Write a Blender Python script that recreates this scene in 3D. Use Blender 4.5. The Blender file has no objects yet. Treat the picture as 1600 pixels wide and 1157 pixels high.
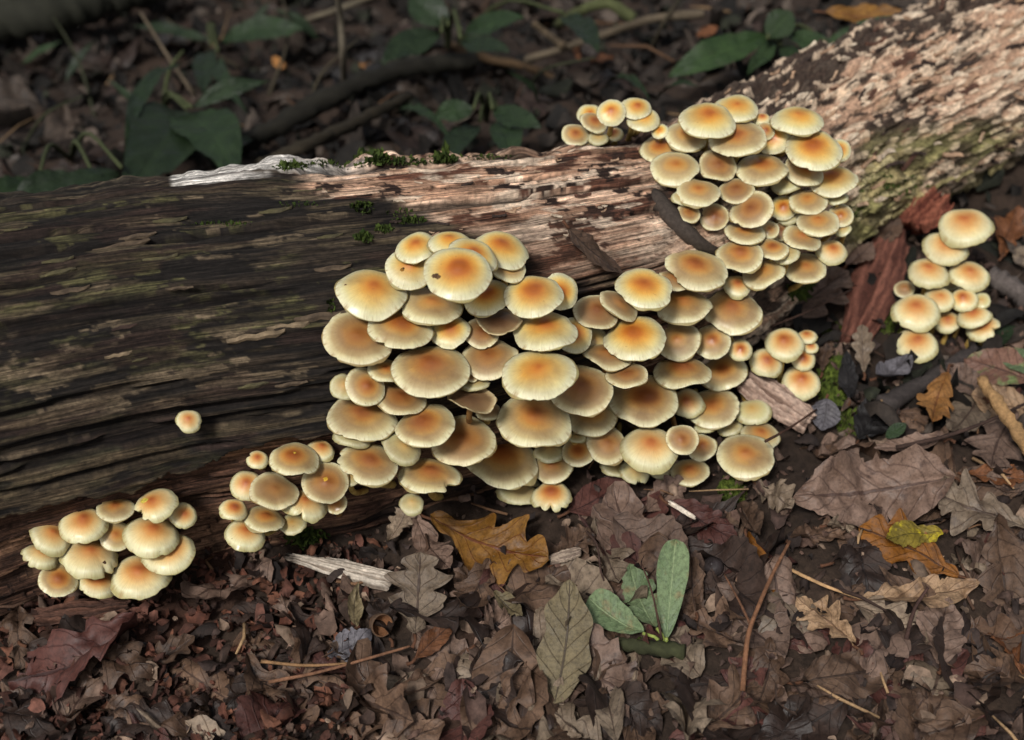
import bpy, math, random
import numpy as np
from mathutils import Vector, Matrix
from mathutils.bvhtree import BVHTree
random.seed(7)
np.random.seed(7)
S = bpy.context.scene
C = bpy.data.collections.new("forest_floor"); S.collection.children.link(C)
R = math.radians

# ------------------------------------------------------------------ camera, sky, sun, exposure
PW, PH, FPX = 1600.0, 1157.0, 1600.0*50/36
PITCH = R(40); TGT = Vector((0, 0, .06)); DIST = .85
CAM = Vector((0, TGT.y-DIST*math.cos(PITCH), TGT.z+DIST*math.sin(PITCH)))
cd = bpy.data.cameras.new("camera"); cam = bpy.data.objects.new("camera", cd); C.objects.link(cam)
cam.location = CAM; cam.rotation_euler = (math.pi/2-PITCH, 0, 0)
cd.lens = 50; cd.sensor_width = 36; cd.clip_start = .02; cd.clip_end = 500
cd.dof.use_dof = True; cd.dof.focus_distance = .775; cd.dof.aperture_fstop = 7.0
S.camera = cam
W = bpy.data.worlds.new("World"); S.world = W; W.use_nodes = True
wn, wl = W.node_tree.nodes, W.node_tree.links
sky = wn.new("ShaderNodeTexSky"); sky.sky_type = 'NISHITA'; sky.sun_disc = False
SUN_EL, SUN_AZ = R(51), R(204)          # azimuth clockwise from +Y: behind the camera, a little to its left
sky.sun_elevation = SUN_EL; sky.sun_rotation = SUN_AZ; sky.dust_density = 4; sky.ozone_density = .6
hs = wn.new("ShaderNodeHueSaturation"); hs.inputs['Saturation'].default_value = .35
wl.new(sky.outputs[0], hs.inputs['Color']); wl.new(hs.outputs[0], wn['Background'].inputs[0])
wn['Background'].inputs[1].default_value = .05
sl = bpy.data.lights.new("sun", 'SUN'); sl.energy = 1.5; sl.angle = R(10); sl.color = (1, .97, .925)
so = bpy.data.objects.new("sun", sl); C.objects.link(so)
sd = Vector((math.sin(SUN_AZ)*math.cos(SUN_EL), math.cos(SUN_AZ)*math.cos(SUN_EL), math.sin(SUN_EL)))
so.rotation_euler = (-sd).to_track_quat('-Z', 'Y').to_euler(); so.location = sd*3
S.view_settings.view_transform = 'Standard'; S.view_settings.look = 'None'
S.view_settings.gamma = 1; S.view_settings.use_curve_mapping = False
S.view_settings.exposure = .92

# ------------------------------------------------------------------ helpers
FWD = Vector((0, math.cos(PITCH), -math.sin(PITCH))); UPV = Vector((0, math.sin(PITCH), math.cos(PITCH)))
RT = Vector((1, 0, 0))
def ray(px, py): return FWD + RT*((px-PW/2)/FPX) + UPV*((PH/2-py)/FPX)   # length 1 along the optical axis
def P(px, py, d): return CAM + ray(px, py)*d
def proj(p):                                                            # numpy n x 3 -> px, py, depth
    q = p-np.array(CAM); d = q@np.array(FWD)
    return PW/2+FPX*(q@np.array(RT))/d, PH/2-FPX*(q@np.array(UPV))/d, d
def lin(r, g, b):
    f = lambda c: (c/255/12.92) if c <= 10 else ((c/255+.055)/1.055)**2.4
    return (f(r), f(g), f(b))
def L3(*c): return np.array(lin(*c))
def sm(a, b, x): t = np.clip((x-a)/(b-a), 0, 1); return t*t*(3-2*t)
def hsh(i, j, s):
    n = (i.astype(np.int64)*374761393+j.astype(np.int64)*668265263+s*974711) & 0x7fffffff
    n = ((n ^ (n >> 13))*1274126177) & 0x7fffffff
    return ((n ^ (n >> 16)) & 0xffff)/65535.0
def vn(x, y, s=0):
    x = np.asarray(x, float); y = np.asarray(y, float)
    i = np.floor(x); j = np.floor(y); fx = x-i; fy = y-j
    fx = fx*fx*fx*(fx*(fx*6-15)+10); fy = fy*fy*fy*(fy*(fy*6-15)+10)
    a = hsh(i, j, s); b = hsh(i+1, j, s); c = hsh(i, j+1, s); d = hsh(i+1, j+1, s)
    return (a*(1-fx)+b*fx)*(1-fy)+(c*(1-fx)+d*fx)*fy
def fbm(x, y, s=0, o=4, g=.5):
    t = 0; a = 1; n = 0
    for k in range(o): t = t+a*vn(np.asarray(x)*2**k+17.3*k, np.asarray(y)*2**k+9.1*k, s+k); n += a; a *= g
    return t/n
def cells(x, y, s):                                                     # worley: distance to border, cell random
    i0 = np.floor(x); j0 = np.floor(y); d1 = np.full(x.shape, 9.); d2 = np.full(x.shape, 9.); rid = np.zeros(x.shape)
    for di in (-1, 0, 1):
        for dj in (-1, 0, 1):
            i = i0+di; j = j0+dj
            d = np.hypot(i+.1+.8*hsh(i, j, s)-x, j+.1+.8*hsh(i, j, s+1)-y)
            m = d < d1; d2 = np.where(m, d1, np.minimum(d2, d)); rid = np.where(m, hsh(i, j, s+2), rid); d1 = np.where(m, d, d1)
    return d2-d1, rid
def link(o, parent=None):
    C.objects.link(o)
    if parent is not None: o.parent = parent
    return o
def mesh(name, v, f, mat, smooth=True, col=None, attrs=None):
    me = bpy.data.meshes.new(name)
    v = np.asarray(v, float).reshape(-1, 3)
    me.from_pydata(v.tolist() if len(v) < 50000 else [tuple(p) for p in v], [], f if isinstance(f, list) else f.tolist())
    if smooth: me.polygons.foreach_set('use_smooth', [True]*len(me.polygons))
    if col is not None:
        a = me.color_attributes.new("Col", 'FLOAT_COLOR', 'POINT')
        c = np.ones((len(v), 4)); c[:, :3] = col; a.data.foreach_set('color', c.ravel())
    for k, val in (attrs or {}).items():
        val = np.asarray(val, float)
        if val.ndim == 1: me.attributes.new(k, 'FLOAT', 'POINT').data.foreach_set('value', val)
        else: me.attributes.new(k, 'FLOAT_VECTOR', 'POINT').data.foreach_set('vector', val.ravel())
    me.materials.append(mat); me.update()
    return me
def obj(name, me, parent=None, M=None):
    o = bpy.data.objects.new(name, me); link(o, parent)
    if M is not None: o.matrix_basis = M
    return o
def tag(o, label, cat, group=None):
    o['label'] = label; o['category'] = cat
    if group: o['group'] = group
    return o
def empty(name, loc):
    o = bpy.data.objects.new(name, None); o.location = loc; o.empty_display_size = .01; return link(o)
def gridf(nu, nv, wrap=False, off=0):
    f = []
    for i in range(nu-1):
        for j in range(nv if wrap else nv-1):
            k = (j+1) % nv
            f.append((off+i*nv+j, off+i*nv+k, off+(i+1)*nv+k, off+(i+1)*nv+j))
    return f
class MB:                                                               # collects shapes for one mesh
    def __init__(s): s.v = []; s.f = []; s.c = []; s.n = 0
    def add(s, v, f, c):
        v = np.asarray(v, float); s.v.append(v); s.f += [tuple(int(i)+s.n for i in q) for q in f]
        s.c.append(np.broadcast_to(np.asarray(c, float), (len(v), 3))); s.n += len(v)
    def mesh(s, name, mat, smooth=True): return mesh(name, np.concatenate(s.v), s.f, mat, smooth, col=np.concatenate(s.c))
def tube_vf(pts, rad, n=8, seed=0, rough=.12, cap=True):
    pts = [Vector(p) for p in pts]; V = []; prev = None
    for i, p in enumerate(pts):
        t = (pts[min(i+1, len(pts)-1)]-pts[max(i-1, 0)]).normalized()
        a = (prev if prev is not None else Vector((.3, .2, 1))); a = (a-t*a.dot(t)).normalized(); prev = a; b = t.cross(a)
        for k in range(n):
            th = 2*math.pi*k/n; r = rad[i]*(1+rough*(random.Random(seed*7919+i*31+k).random()-.5)*2)
            V.append(p+a*(r*math.cos(th))+b*(r*math.sin(th)))
    F = gridf(len(pts), n, True)
    if cap:
        F += [tuple(range(n))[::-1], tuple(range((len(pts)-1)*n, len(pts)*n))]
    return np.array([tuple(v) for v in V]), F
def spline(pts, n):                                                     # Catmull-Rom through the points
    pts = [Vector(p) for p in pts]; out = []
    q = [pts[0]*2-pts[1]]+pts+[pts[-1]*2-pts[-2]]; m = len(pts)-1
    for k in range(n):
        t = k/(n-1)*m; i = min(int(t), m-1); t -= i; a, b, c, d = q[i:i+4]
        out.append(.5*((2*b)+(c-a)*t+(2*a-5*b+4*c-d)*t*t+(3*b-a-3*c+d)*t**3))
    return out

# ------------------------------------------------------------------ materials
def newmat(name, rough=.8, spec=.3):
    m = bpy.data.materials.new(name); m.use_nodes = True; n = m.node_tree.nodes; l = m.node_tree.links
    b = n['Principled BSDF']; b.inputs['Roughness'].default_value = rough; b.inputs['Specular IOR Level'].default_value = spec
    return m, n, l, b
def N(n, t, **k):
    o = n.new(t)
    for a, v in k.items():
        if a in o.inputs: o.inputs[a].default_value = v
        else: setattr(o, a, v)
    return o
def mixc(n, l, fac, a, b, mode='MIX'):
    m = n.new("ShaderNodeMix"); m.data_type = 'RGBA'; m.blend_type = mode
    for s, v in ((0, fac), (6, a), (7, b)):
        if isinstance(v, bpy.types.NodeSocket): l.new(v, m.inputs[s])
        else: m.inputs[s].default_value = v if s == 0 else (*v, 1)
    return m.outputs[2]
def ramp(n, l, fac, stops):
    r = n.new("ShaderNodeValToRGB"); e = r.color_ramp.elements
    while len(e) < len(stops): e.new(.5)
    for k, (p, c) in enumerate(stops): e[k].position = p; e[k].color = (*c, 1) if len(c) == 3 else c
    l.new(fac, r.inputs[0]); return r.outputs[0]
def attr_mat(name, rough=.85, nscale=300, namp=.5, bump=.3, bscale=500, spec=.25, dist=.001):
    m, n, l, b = newmat(name, rough, spec)
    a = N(n, "ShaderNodeAttribute", attribute_name="Col"); tc = n.new("ShaderNodeTexCoord")
    t = N(n, "ShaderNodeTexNoise", Scale=nscale, Detail=5.0, Roughness=.65); l.new(tc.outputs['Object'], t.inputs['Vector'])
    v = ramp(n, l, t.outputs[0], [(.25, (1-namp,)*3), (.75, (1+namp,)*3)])
    l.new(mixc(n, l, 1., a.outputs[0], v, 'MULTIPLY'), b.inputs['Base Color'])
    t2 = N(n, "ShaderNodeTexNoise", Scale=bscale, Detail=4.0, Roughness=.7); l.new(tc.outputs['Object'], t2.inputs['Vector'])
    bp = N(n, "ShaderNodeBump", Strength=bump, Distance=dist); l.new(t2.outputs[0], bp.inputs['Height']); l.new(bp.outputs[0], b.inputs['Normal'])
    return m
MAT_WOOD = attr_mat("weathered_wood", .85, 420, .42, .55, 900)
MAT_SOIL = attr_mat("dark_soil", .95, 260, .6, .8, 400)
MAT_FRAG = attr_mat("rotting_leaf_bits", .8, 190, .62, .55, 500)
MAT_TWIG = attr_mat("twig_bark", .85, 500, .45, .5, 900)
MAT_MOSS = attr_mat("moss_green", .9, 300, .4, .1, 600)

def log_mat():
    m, n, l, b = newmat("decaying_wood", .88, .22)
    a = N(n, "ShaderNodeAttribute", attribute_name="Col"); g = N(n, "ShaderNodeAttribute", attribute_name="guv"); w = N(n, "ShaderNodeAttribute", attribute_name="chipw")
    def ns(scale, sc3, det=6.):
        mp = N(n, "ShaderNodeVectorMath", operation='MULTIPLY'); mp.inputs[1].default_value = sc3; l.new(g.outputs['Vector'], mp.inputs[0])
        t = N(n, "ShaderNodeTexNoise", Scale=scale, Detail=det, Roughness=.68); l.new(mp.outputs[0], t.inputs['Vector']); return t.outputs[0]
    gr = ns(1., (26, 1500, 1), 8.); gr2 = ns(1., (30, 430, 1), 8.); sp = ns(1., (300, 620, 1), 8.)
    v1 = ramp(n, l, gr, [(.34, (.22,)*3), (.5, (.85,)*3), (.66, (1.7,)*3)])
    v2 = ramp(n, l, gr2, [(.36, (.3,)*3), (.5, (.95,)*3), (.66, (1.7,)*3)])
    v3 = ramp(n, l, sp, [(.34, (.3,)*3), (.5, (1.,)*3), (.68, (1.6,)*3)])
    c1 = mixc(n, l, .7, mixc(n, l, 1., mixc(n, l, 1., a.outputs[0], v1, 'MULTIPLY'), v2, 'MULTIPLY'), v3, 'MULTIPLY')
    c2 = mixc(n, l, 1., mixc(n, l, .35, a.outputs[0], v1, 'MULTIPLY'), v3, 'MULTIPLY')
    l.new(mixc(n, l, w.outputs['Fac'], c1, c2), b.inputs['Base Color'])
    ad = N(n, "ShaderNodeMath", operation='ADD'); l.new(gr, ad.inputs[0]); l.new(gr2, ad.inputs[1])
    mm = n.new("ShaderNodeMix"); l.new(w.outputs['Fac'], mm.inputs[0]); l.new(ad.outputs[0], mm.inputs[2]); l.new(sp, mm.inputs[3])
    bp = N(n, "ShaderNodeBump", Strength=.75, Distance=.0018); l.new(mm.outputs[0], bp.inputs['Height']); l.new(bp.outputs[0], b.inputs['Normal'])
    return m
MAT_LOG = log_mat()
def cap_mat(name, stops, dust, rough=.42):
    m, n, l, b = newmat(name, rough, .45)
    ra = N(n, "ShaderNodeAttribute", attribute_name="rad"); fb = N(n, "ShaderNodeAttribute", attribute_name="fib")
    oi = n.new("ShaderNodeObjectInfo"); tc = n.new("ShaderNodeTexCoord")
    off = N(n, "ShaderNodeVectorMath", operation='SCALE'); off.inputs[0].default_value = (13, 7, 3); l.new(oi.outputs['Random'], off.inputs['Scale'])
    ad = N(n, "ShaderNodeVectorMath", operation='ADD'); l.new(tc.outputs['Object'], ad.inputs[0]); l.new(off.outputs[0], ad.inputs[1])
    t = N(n, "ShaderNodeTexNoise", Scale=60., Detail=3.0); l.new(ad.outputs[0], t.inputs['Vector'])
    # uneven rings: radius disturbed by noise, widened or narrowed per cap
    m1 = N(n, "ShaderNodeMath", operation='MULTIPLY_ADD'); l.new(t.outputs[0], m1.inputs[0]); m1.inputs[1].default_value = .44; m1.inputs[2].default_value = -.22
    m2 = N(n, "ShaderNodeMath", operation='MULTIPLY_ADD'); l.new(oi.outputs['Random'], m2.inputs[0]); m2.inputs[1].default_value = .2; m2.inputs[2].default_value = -.1
    s1 = N(n, "ShaderNodeMath", operation='ADD'); l.new(m1.outputs[0], s1.inputs[0]); l.new(m2.outputs[0], s1.inputs[1])
    om = N(n, "ShaderNodeMath", operation='SUBTRACT'); om.inputs[0].default_value = 1.05; l.new(ra.outputs['Fac'], om.inputs[1])
    s2 = N(n, "ShaderNodeMath", operation='MULTIPLY'); l.new(s1.outputs[0], s2.inputs[0]); l.new(om.outputs[0], s2.inputs[1])
    s3 = N(n, "ShaderNodeMath", operation='MULTIPLY_ADD'); l.new(s2.outputs[0], s3.inputs[0]); s3.inputs[1].default_value = 1.4; l.new(ra.outputs['Fac'], s3.inputs[2])
    c = ramp(n, l, s3.outputs[0], stops)
    # fine radial fibres
    t2 = N(n, "ShaderNodeTexNoise", Scale=17., Detail=5.0, Roughness=.65); l.new(fb.outputs['Vector'], t2.inputs['Vector'])
    fd = ramp(n, l, ra.outputs['Fac'], [(.12, (0, 0, 0)), (.4, (1, 1, 1))])
    c = mixc(n, l, fd, c, mixc(n, l, 1., c, ramp(n, l, t2.outputs[0], [(.3, (.86, .84, .81)), (.7, (1.06, 1.06, 1.06))]), 'MULTIPLY'))
    # brown spore dust in blotches, mostly off the rim
    t3 = N(n, "ShaderNodeTexNoise", Scale=42., Detail=5.0, Roughness=.6); l.new(ad.outputs[0], t3.inputs['Vector'])
    k = ramp(n, l, t3.outputs[0], [(.42, (0, 0, 0)), (.68, (dust,)*3)])
    e = ramp(n, l, ra.outputs['Fac'], [(.15, (.2,)*3), (.45, (1,)*3), (.82, (.9,)*3), (.97, (.1,)*3)])
    km = N(n, "ShaderNodeMath", operation='MULTIPLY'); l.new(k, km.inputs[0]); l.new(e, km.inputs[1])
    c = mixc(n, l, km.outputs[0], c, lin(120, 92, 62))
    # scraps of veil along the rim
    t6 = N(n, "ShaderNodeTexNoise", Scale=5., Detail=5.0, Roughness=.7); l.new(fb.outputs['Vector'], t6.inputs['Vector'])
    e6 = ramp(n, l, ra.outputs['Fac'], [(.86, (0, 0, 0)), (.94, (1, 1, 1)), (1., (1, 1, 1))])
    k6 = N(n, "ShaderNodeMath", operation='MULTIPLY'); l.new(ramp(n, l, t6.outputs[0], [(.5, (0, 0, 0)), (.64, (.7,)*3)]), k6.inputs[0]); l.new(e6, k6.inputs[1])
    c = mixc(n, l, k6.outputs[0], c, lin(150, 122, 78))
    l.new(ramp(n, l, t3.outputs[0], [(.35, (.3,)*3), (.65, (.62,)*3)]), b.inputs['Roughness'])
    # specks
    t4 = N(n, "ShaderNodeTexNoise", Scale=520., Detail=5.0); l.new(ad.outputs[0], t4.inputs['Vector'])
    c = mixc(n, l, ramp(n, l, t4.outputs[0], [(.68, (0, 0, 0)), (.76, (.5,)*3)]), c, lin(110, 75, 45))
    l.new(c, b.inputs['Base Color'])
    t5 = N(n, "ShaderNodeTexNoise", Scale=500., Detail=4.0); l.new(ad.outputs[0], t5.inputs['Vector'])
    bp = N(n, "ShaderNodeBump", Strength=.12, Distance=.0005); l.new(t5.outputs[0], bp.inputs['Height']); l.new(bp.outputs[0], b.inputs['Normal'])
    b.inputs['Subsurface Weight'].default_value = .12; b.inputs['Subsurface Radius'].default_value = (.5, .3, .12); b.inputs['Subsurface Scale'].default_value = .006
    return m
def st(*cs): return [(p, tuple(x*.92 for x in lin(*c))) for p, c in cs]
CAPM = {
 'y': cap_mat("yellow_cap", st((0.000, (160, 86, 31)), (0.147, (180, 103, 38)), (0.283, (202, 134, 54)), (0.441, (217, 164, 77)), (0.601, (221, 190, 115)), (0.754, (216, 202, 145)), (0.874, (215, 211, 170)), (0.980, (226, 223, 189)), (1., (159, 148, 99))), .5),
 't': cap_mat("tan_cap", st((0.000, (138, 75, 32)), (0.167, (162, 97, 45)), (0.336, (185, 128, 64)), (0.482, (189, 148, 87)), (0.620, (175, 148, 103)), (0.773, (194, 176, 129)), (0.874, (216, 208, 164)), (0.975, (229, 225, 189)), (1., (155, 142, 97))), .75),
 'b': cap_mat("brown_cap", st((0.000, (124, 72, 34)), (0.210, (146, 94, 48)), (0.420, (164, 119, 68)), (0.601, (155, 124, 84)), (0.773, (178, 156, 112)), (0.874, (211, 200, 156)), (0.980, (223, 216, 179)), (1., (145, 128, 86))), .6),
 'p': cap_mat("pinkish_cap", st((0.000, (154, 80, 42)), (0.189, (182, 108, 55)), (0.377, (208, 150, 85)), (0.563, (223, 187, 125)), (0.754, (225, 210, 160)), (0.874, (225, 221, 180)), (1., (176, 168, 118))), .35),
 'g': cap_mat("greenish_cap", st((0.000, (183, 142, 77)), (0.367, (195, 170, 112)), (0.716, (200, 193, 143)), (0.874, (212, 209, 171)), (1., (155, 149, 104))), .55),
 'd': cap_mat("old_dark_cap", st((0.000, (89, 60, 39)), (0.420, (113, 84, 59)), (0.764, (138, 113, 80)), (0.874, (182, 162, 121)), (0.980, (211, 198, 158)), (1., (138, 118, 82))), .9),
}
def simple(name, c0, c1, scale, rough=.7, bump=.2):
    m, n, l, b = newmat(name, rough, .3); tc = n.new("ShaderNodeTexCoord")
    t = N(n, "ShaderNodeTexNoise", Scale=float(scale), Detail=5.0); l.new(tc.outputs['Object'], t.inputs['Vector'])
    l.new(ramp(n, l, t.outputs[0], [(.3, c0), (.7, c1)]), b.inputs['Base Color'])
    bp = N(n, "ShaderNodeBump", Strength=bump, Distance=.001); l.new(t.outputs[0], bp.inputs['Height']); l.new(bp.outputs[0], b.inputs['Normal'])
    return m
MAT_GILL = simple("olive_gills", lin(92, 84, 48), lin(140, 126, 78), 300)
MAT_STEM = simple("fibrous_stem", lin(150, 112, 50), lin(204, 180, 104), 160)
MAT_STEM2 = simple("brown_stem", lin(92, 60, 32), lin(150, 112, 60), 160)

def leaf_mat(name, c0, c1, cv, spot, spotamt=.5, nveins=7., rough=.6, vein=.8):
    """c0-c1 blotchy base, cv veins, spot colour of decay blotches; uv attribute: x across (-1..1), y along (0..1)"""
    m, n, l, b = newmat(name, rough, .35)
    at = N(n, "ShaderNodeAttribute", attribute_name="luv"); sp = n.new("ShaderNodeSeparateXYZ"); l.new(at.outputs['Vector'], sp.inputs[0])
    oi = n.new("ShaderNodeObjectInfo"); tc = n.new("ShaderNodeTexCoord")
    off = N(n, "ShaderNodeVectorMath", operation='SCALE'); off.inputs[0].default_value = (13, 7, 3); l.new(oi.outputs['Random'], off.inputs['Scale'])
    ad = N(n, "ShaderNodeVectorMath", operation='ADD'); l.new(tc.outputs['Object'], ad.inputs[0]); l.new(off.outputs[0], ad.inputs[1])
    t = N(n, "ShaderNodeTexNoise", Scale=55., Detail=6.0, Roughness=.65); l.new(ad.outputs[0], t.inputs['Vector'])
    c = ramp(n, l, t.outputs[0], [(.3, c0), (.7, c1)])
    t2 = N(n, "ShaderNodeTexNoise", Scale=95., Detail=4.0, Roughness=.6); l.new(ad.outputs[0], t2.inputs['Vector'])
    c = mixc(n, l, ramp(n, l, t2.outputs[0], [(.54, (0, 0, 0)), (.66, (spotamt,)*3)]), c, spot)
    ax = N(n, "ShaderNodeMath", operation='ABSOLUTE'); l.new(sp.outputs[0], ax.inputs[0])
    # side veins sweep forward
    a1 = N(n, "ShaderNodeMath", operation='MULTIPLY_ADD'); l.new(ax.outputs[0], a1.inputs[0]); a1.inputs[1].default_value = -.2; l.new(sp.outputs[1], a1.inputs[2])
    a2 = N(n, "ShaderNodeMath", operation='MULTIPLY'); l.new(a1.outputs[0], a2.inputs[0]); a2.inputs[1].default_value = nveins
    a3 = N(n, "ShaderNodeMath", operation='PINGPONG'); l.new(a2.outputs[0], a3.inputs[0]); a3.inputs[1].default_value = .5
    v1 = ramp(n, l, a3.outputs[0], [(.0, (vein*.75,)*3), (.035, (vein*.3,)*3), (.075, (0, 0, 0))])
    v2 = ramp(n, l, ax.outputs[0], [(.0, (vein,)*3), (.03, (vein,)*3), (.06, (0, 0, 0))])
    mx = N(n, "ShaderNodeMath", operation='MAXIMUM'); l.new(v1, mx.inputs[0]); l.new(v2, mx.inputs[1])
    c = mixc(n, l, mx.outputs[0], c, cv)
    t7 = N(n, "ShaderNodeTexNoise", Scale=520., Detail=5.0, Roughness=.7); l.new(ad.outputs[0], t7.inputs['Vector'])
    c = mixc(n, l, 1., c, ramp(n, l, t7.outputs[0], [(.34, (.6,)*3), (.5, (1.,)*3), (.68, (1.25,)*3)]), 'MULTIPLY')
    hv = N(n, "ShaderNodeMath", operation='MULTIPLY_ADD'); l.new(oi.outputs['Random'], hv.inputs[0]); hv.inputs[1].default_value = .42; hv.inputs[2].default_value = .56
    h = N(n, "ShaderNodeHueSaturation"); l.new(c, h.inputs['Color']); l.new(hv.outputs[0], h.inputs['Value'])
    l.new(h.outputs[0], b.inputs['Base Color'])
    t5 = N(n, "ShaderNodeTexNoise", Scale=300., Detail=7.0, Roughness=.7); l.new(ad.outputs[0], t5.inputs['Vector'])
    l.new(ramp(n, l, t.outputs[0], [(.35, (.36,)*3), (.6, (.75,)*3)]), b.inputs['Roughness'])
    hh = N(n, "ShaderNodeMath", operation='MULTIPLY_ADD'); l.new(mx.outputs[0], hh.inputs[0]); hh.inputs[1].default_value = .8; l.new(t5.outputs[0], hh.inputs[2])
    bp = N(n, "ShaderNodeBump", Strength=.7, Distance=.0009); l.new(hh.outputs[0], bp.inputs['Height']); l.new(bp.outputs[0], b.inputs['Normal'])
    return m
def lm(name, a, b_, v, s, *k, **kw): return leaf_mat(name, lin(*a), lin(*b_), lin(*v), lin(*s), *k, **kw)
LEAFM = {
 'gold':  lm("golden_brown_leaf", (118, 78, 30), (158, 112, 44), (104, 48, 30), (84, 54, 30)),
 'amber': lm("amber_leaf", (122, 74, 20), (156, 98, 28), (70, 40, 26), (88, 54, 28)),
 'grey':  lm("grey_tan_leaf", (114, 98, 82), (148, 130, 110), (70, 52, 44), (84, 68, 56), .7),
 'ash':   lm("ash_grey_leaf", (84, 80, 84), (124, 120, 126), (60, 56, 58), (60, 54, 54)),
 'pink':  lm("pinkish_brown_leaf", (100, 80, 68), (134, 110, 96), (66, 48, 42), (76, 58, 50), .75),
 'olive': lm("olive_tan_leaf", (106, 94, 68), (134, 120, 90), (60, 48, 40), (92, 80, 60), .4),
 'green': lm("grey_green_leaf", (86, 104, 72), (112, 128, 92), (134, 148, 108), (124, 96, 62), .6, vein=.6),
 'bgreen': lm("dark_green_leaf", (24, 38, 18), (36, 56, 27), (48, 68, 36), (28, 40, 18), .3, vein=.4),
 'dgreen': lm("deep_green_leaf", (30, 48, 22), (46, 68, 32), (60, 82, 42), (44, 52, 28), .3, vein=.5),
 'brown': lm("dull_brown_leaf", (72, 54, 43), (118, 92, 73), (52, 37, 30), (52, 39, 32), .8),
 'dark':  lm("dark_wet_shade_leaf", (40, 30, 26), (66, 50, 42), (30, 22, 20), (34, 26, 22)),  # wet leaf in front; behind the log its dark tone stands in for shade
 'black': lm("blackened_leaf", (26, 24, 24), (44, 40, 40), (20, 18, 18), (24, 22, 22)),
 'rust':  lm("rusty_leaf", (92, 56, 32), (124, 78, 46), (66, 40, 26), (84, 50, 30)),
 'maroon': lm("maroon_leaf", (68, 40, 36), (94, 58, 50), (48, 28, 26), (56, 34, 30)),
 'tan':   lm("tan_crumpled_leaf", (132, 104, 78), (172, 142, 110), (92, 66, 48), (96, 72, 54), .7),
 'orange': lm("orange_leaf", (142, 96, 48), (176, 126, 70), (110, 64, 34), (116, 70, 36)),
 'yellow': lm("yellow_blotched_leaf", (112, 98, 40), (150, 130, 40), (96, 84, 40), (206, 186, 30), 1.),
 'patch': lm("brown_leaf_with_green", (122, 88, 74), (146, 108, 90), (84, 58, 50), (128, 148, 92), .9),
 'bbrown': lm("shade_toned_old_leaf", (46, 38, 32), (78, 66, 56), (38, 30, 26), (34, 28, 24)),  # old leaf with the background's canopy shade put into its colour
}

# ------------------------------------------------------------------ ground
def gz(x, y):
    x = np.asarray(x, float); y = np.asarray(y, float)
    near = np.exp(-((x/1.2)**2+((y-.2)/1.4)**2))
    back = np.clip(y-np.interp(x, [-.42, -.1, .07, .2, .42, .6, 2], [-.09, .02, .1, .23, .41, .55, 1.8])-.1, 0, 9)
    return -.14*sm(.02, .85, back)+((fbm(x*7+50, y*7+50, 3, 3)-.5)*.034+(fbm(x*40, y*40, 5, 3)-.5)*.012)*(.3+.7*near)+(fbm(x*.5+9, y*.5+4, 8, 2)-.5)*.3*(1-near)
HG = gz(*np.meshgrid(np.arange(-1.4, 1.5, .006), np.arange(-.7, 2.2, .006), indexing='ij')).tolist()
def gz1(x, y):                                                          # quick look-up of the same heights
    u, v = (x+1.4)/.006, (y+.7)/.006; i, j = int(u), int(v)
    if not (0 <= u and 0 <= v and i < len(HG)-1 and j < len(HG[0])-1): return float(gz(np.array([x]), np.array([y]))[0])
    u -= i; v -= j; a, b = HG[i], HG[i+1]
    return (a[j]*(1-u)+b[j]*u)*(1-v)+(a[j+1]*(1-u)+b[j+1]*u)*v
def G(px, py, z=0.):                                                    # the point z above the ground seen at a pixel
    r = ray(px, py); h = z
    for _ in range(14):
        p = CAM+r*((h-CAM.z)/r.z); h = .4*h+.6*(gz1(p.x, p.y)+z)
    return CAM+r*((h-CAM.z)/r.z)
ax = np.concatenate([-np.geomspace(60, .62, 36), np.linspace(-.6, .6, 260), np.geomspace(.62, 60, 36)])
ay = np.concatenate([-np.geomspace(60, .52, 30), np.linspace(-.5, 1.3, 320), np.geomspace(1.32, 90, 36)])
gx, gy = np.meshgrid(ax, ay, indexing='ij')
vz = gz(gx, gy)
mot = fbm(gx*30, gy*30, 21, 4)[..., None]; mo2 = fbm(gx*9, gy*9, 22, 3)[..., None]
gcol = L3(40, 32, 27)*(1-mot)+L3(80, 64, 53)*mot
redz = sm(.48, .58, mo2)*(1-sm(-.1, .05, gx))[..., None]*(1-sm(.0, .12, gy))[..., None]
gcol = gcol*(1-.5*redz)+L3(84, 50, 38)*.5*redz
gcol = gcol*.6
ground = obj("ground", mesh("ground", np.stack([gx, gy, vz], -1), gridf(len(ax), len(ay)), MAT_SOIL, col=gcol.reshape(-1, 3)))
ground['kind'] = 'structure'

# ------------------------------------------------------------------ fallen log
ST = [(-420, 690, 325), (-150, 640, 312), (0, 605, 300), (270, 551, 281), (575, 511, 264), (835, 461, 231), (1050, 392, 190), (1240, 262, 156), (1450, 162, 146), (1660, 62, 136), (1950, -80, 122)]
cen, rad = [], []
for px, py, h in ST:
    r = ray(px, py); z = .08
    for _ in range(12):
        d = (z-CAM.z)/r.z; rr = h/FPX*d*.985; z = .74*rr
    cen.append(CAM+r*d); rad.append(rr)
NU, NV = 1250, 430
cs = spline([tuple(c) for c in cen], NU); rs = [v.x for v in spline([(r_, 0, 0) for r_ in rad], NU)]
cs = np.array([tuple(c) for c in cs]); rs = np.array(rs)
tg = np.gradient(cs, axis=0); tg /= np.linalg.norm(tg, axis=1)[:, None]
us = np.concatenate([[0], np.cumsum(np.linalg.norm(np.diff(cs, axis=0), axis=1))])
side = np.stack([tg[:, 1], -tg[:, 0], np.zeros(NU)], 1); side /= np.linalg.norm(side, axis=1)[:, None]   # towards the camera
upn = np.cross(side, tg); upn *= np.sign(upn[:, 2])[:, None]
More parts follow.
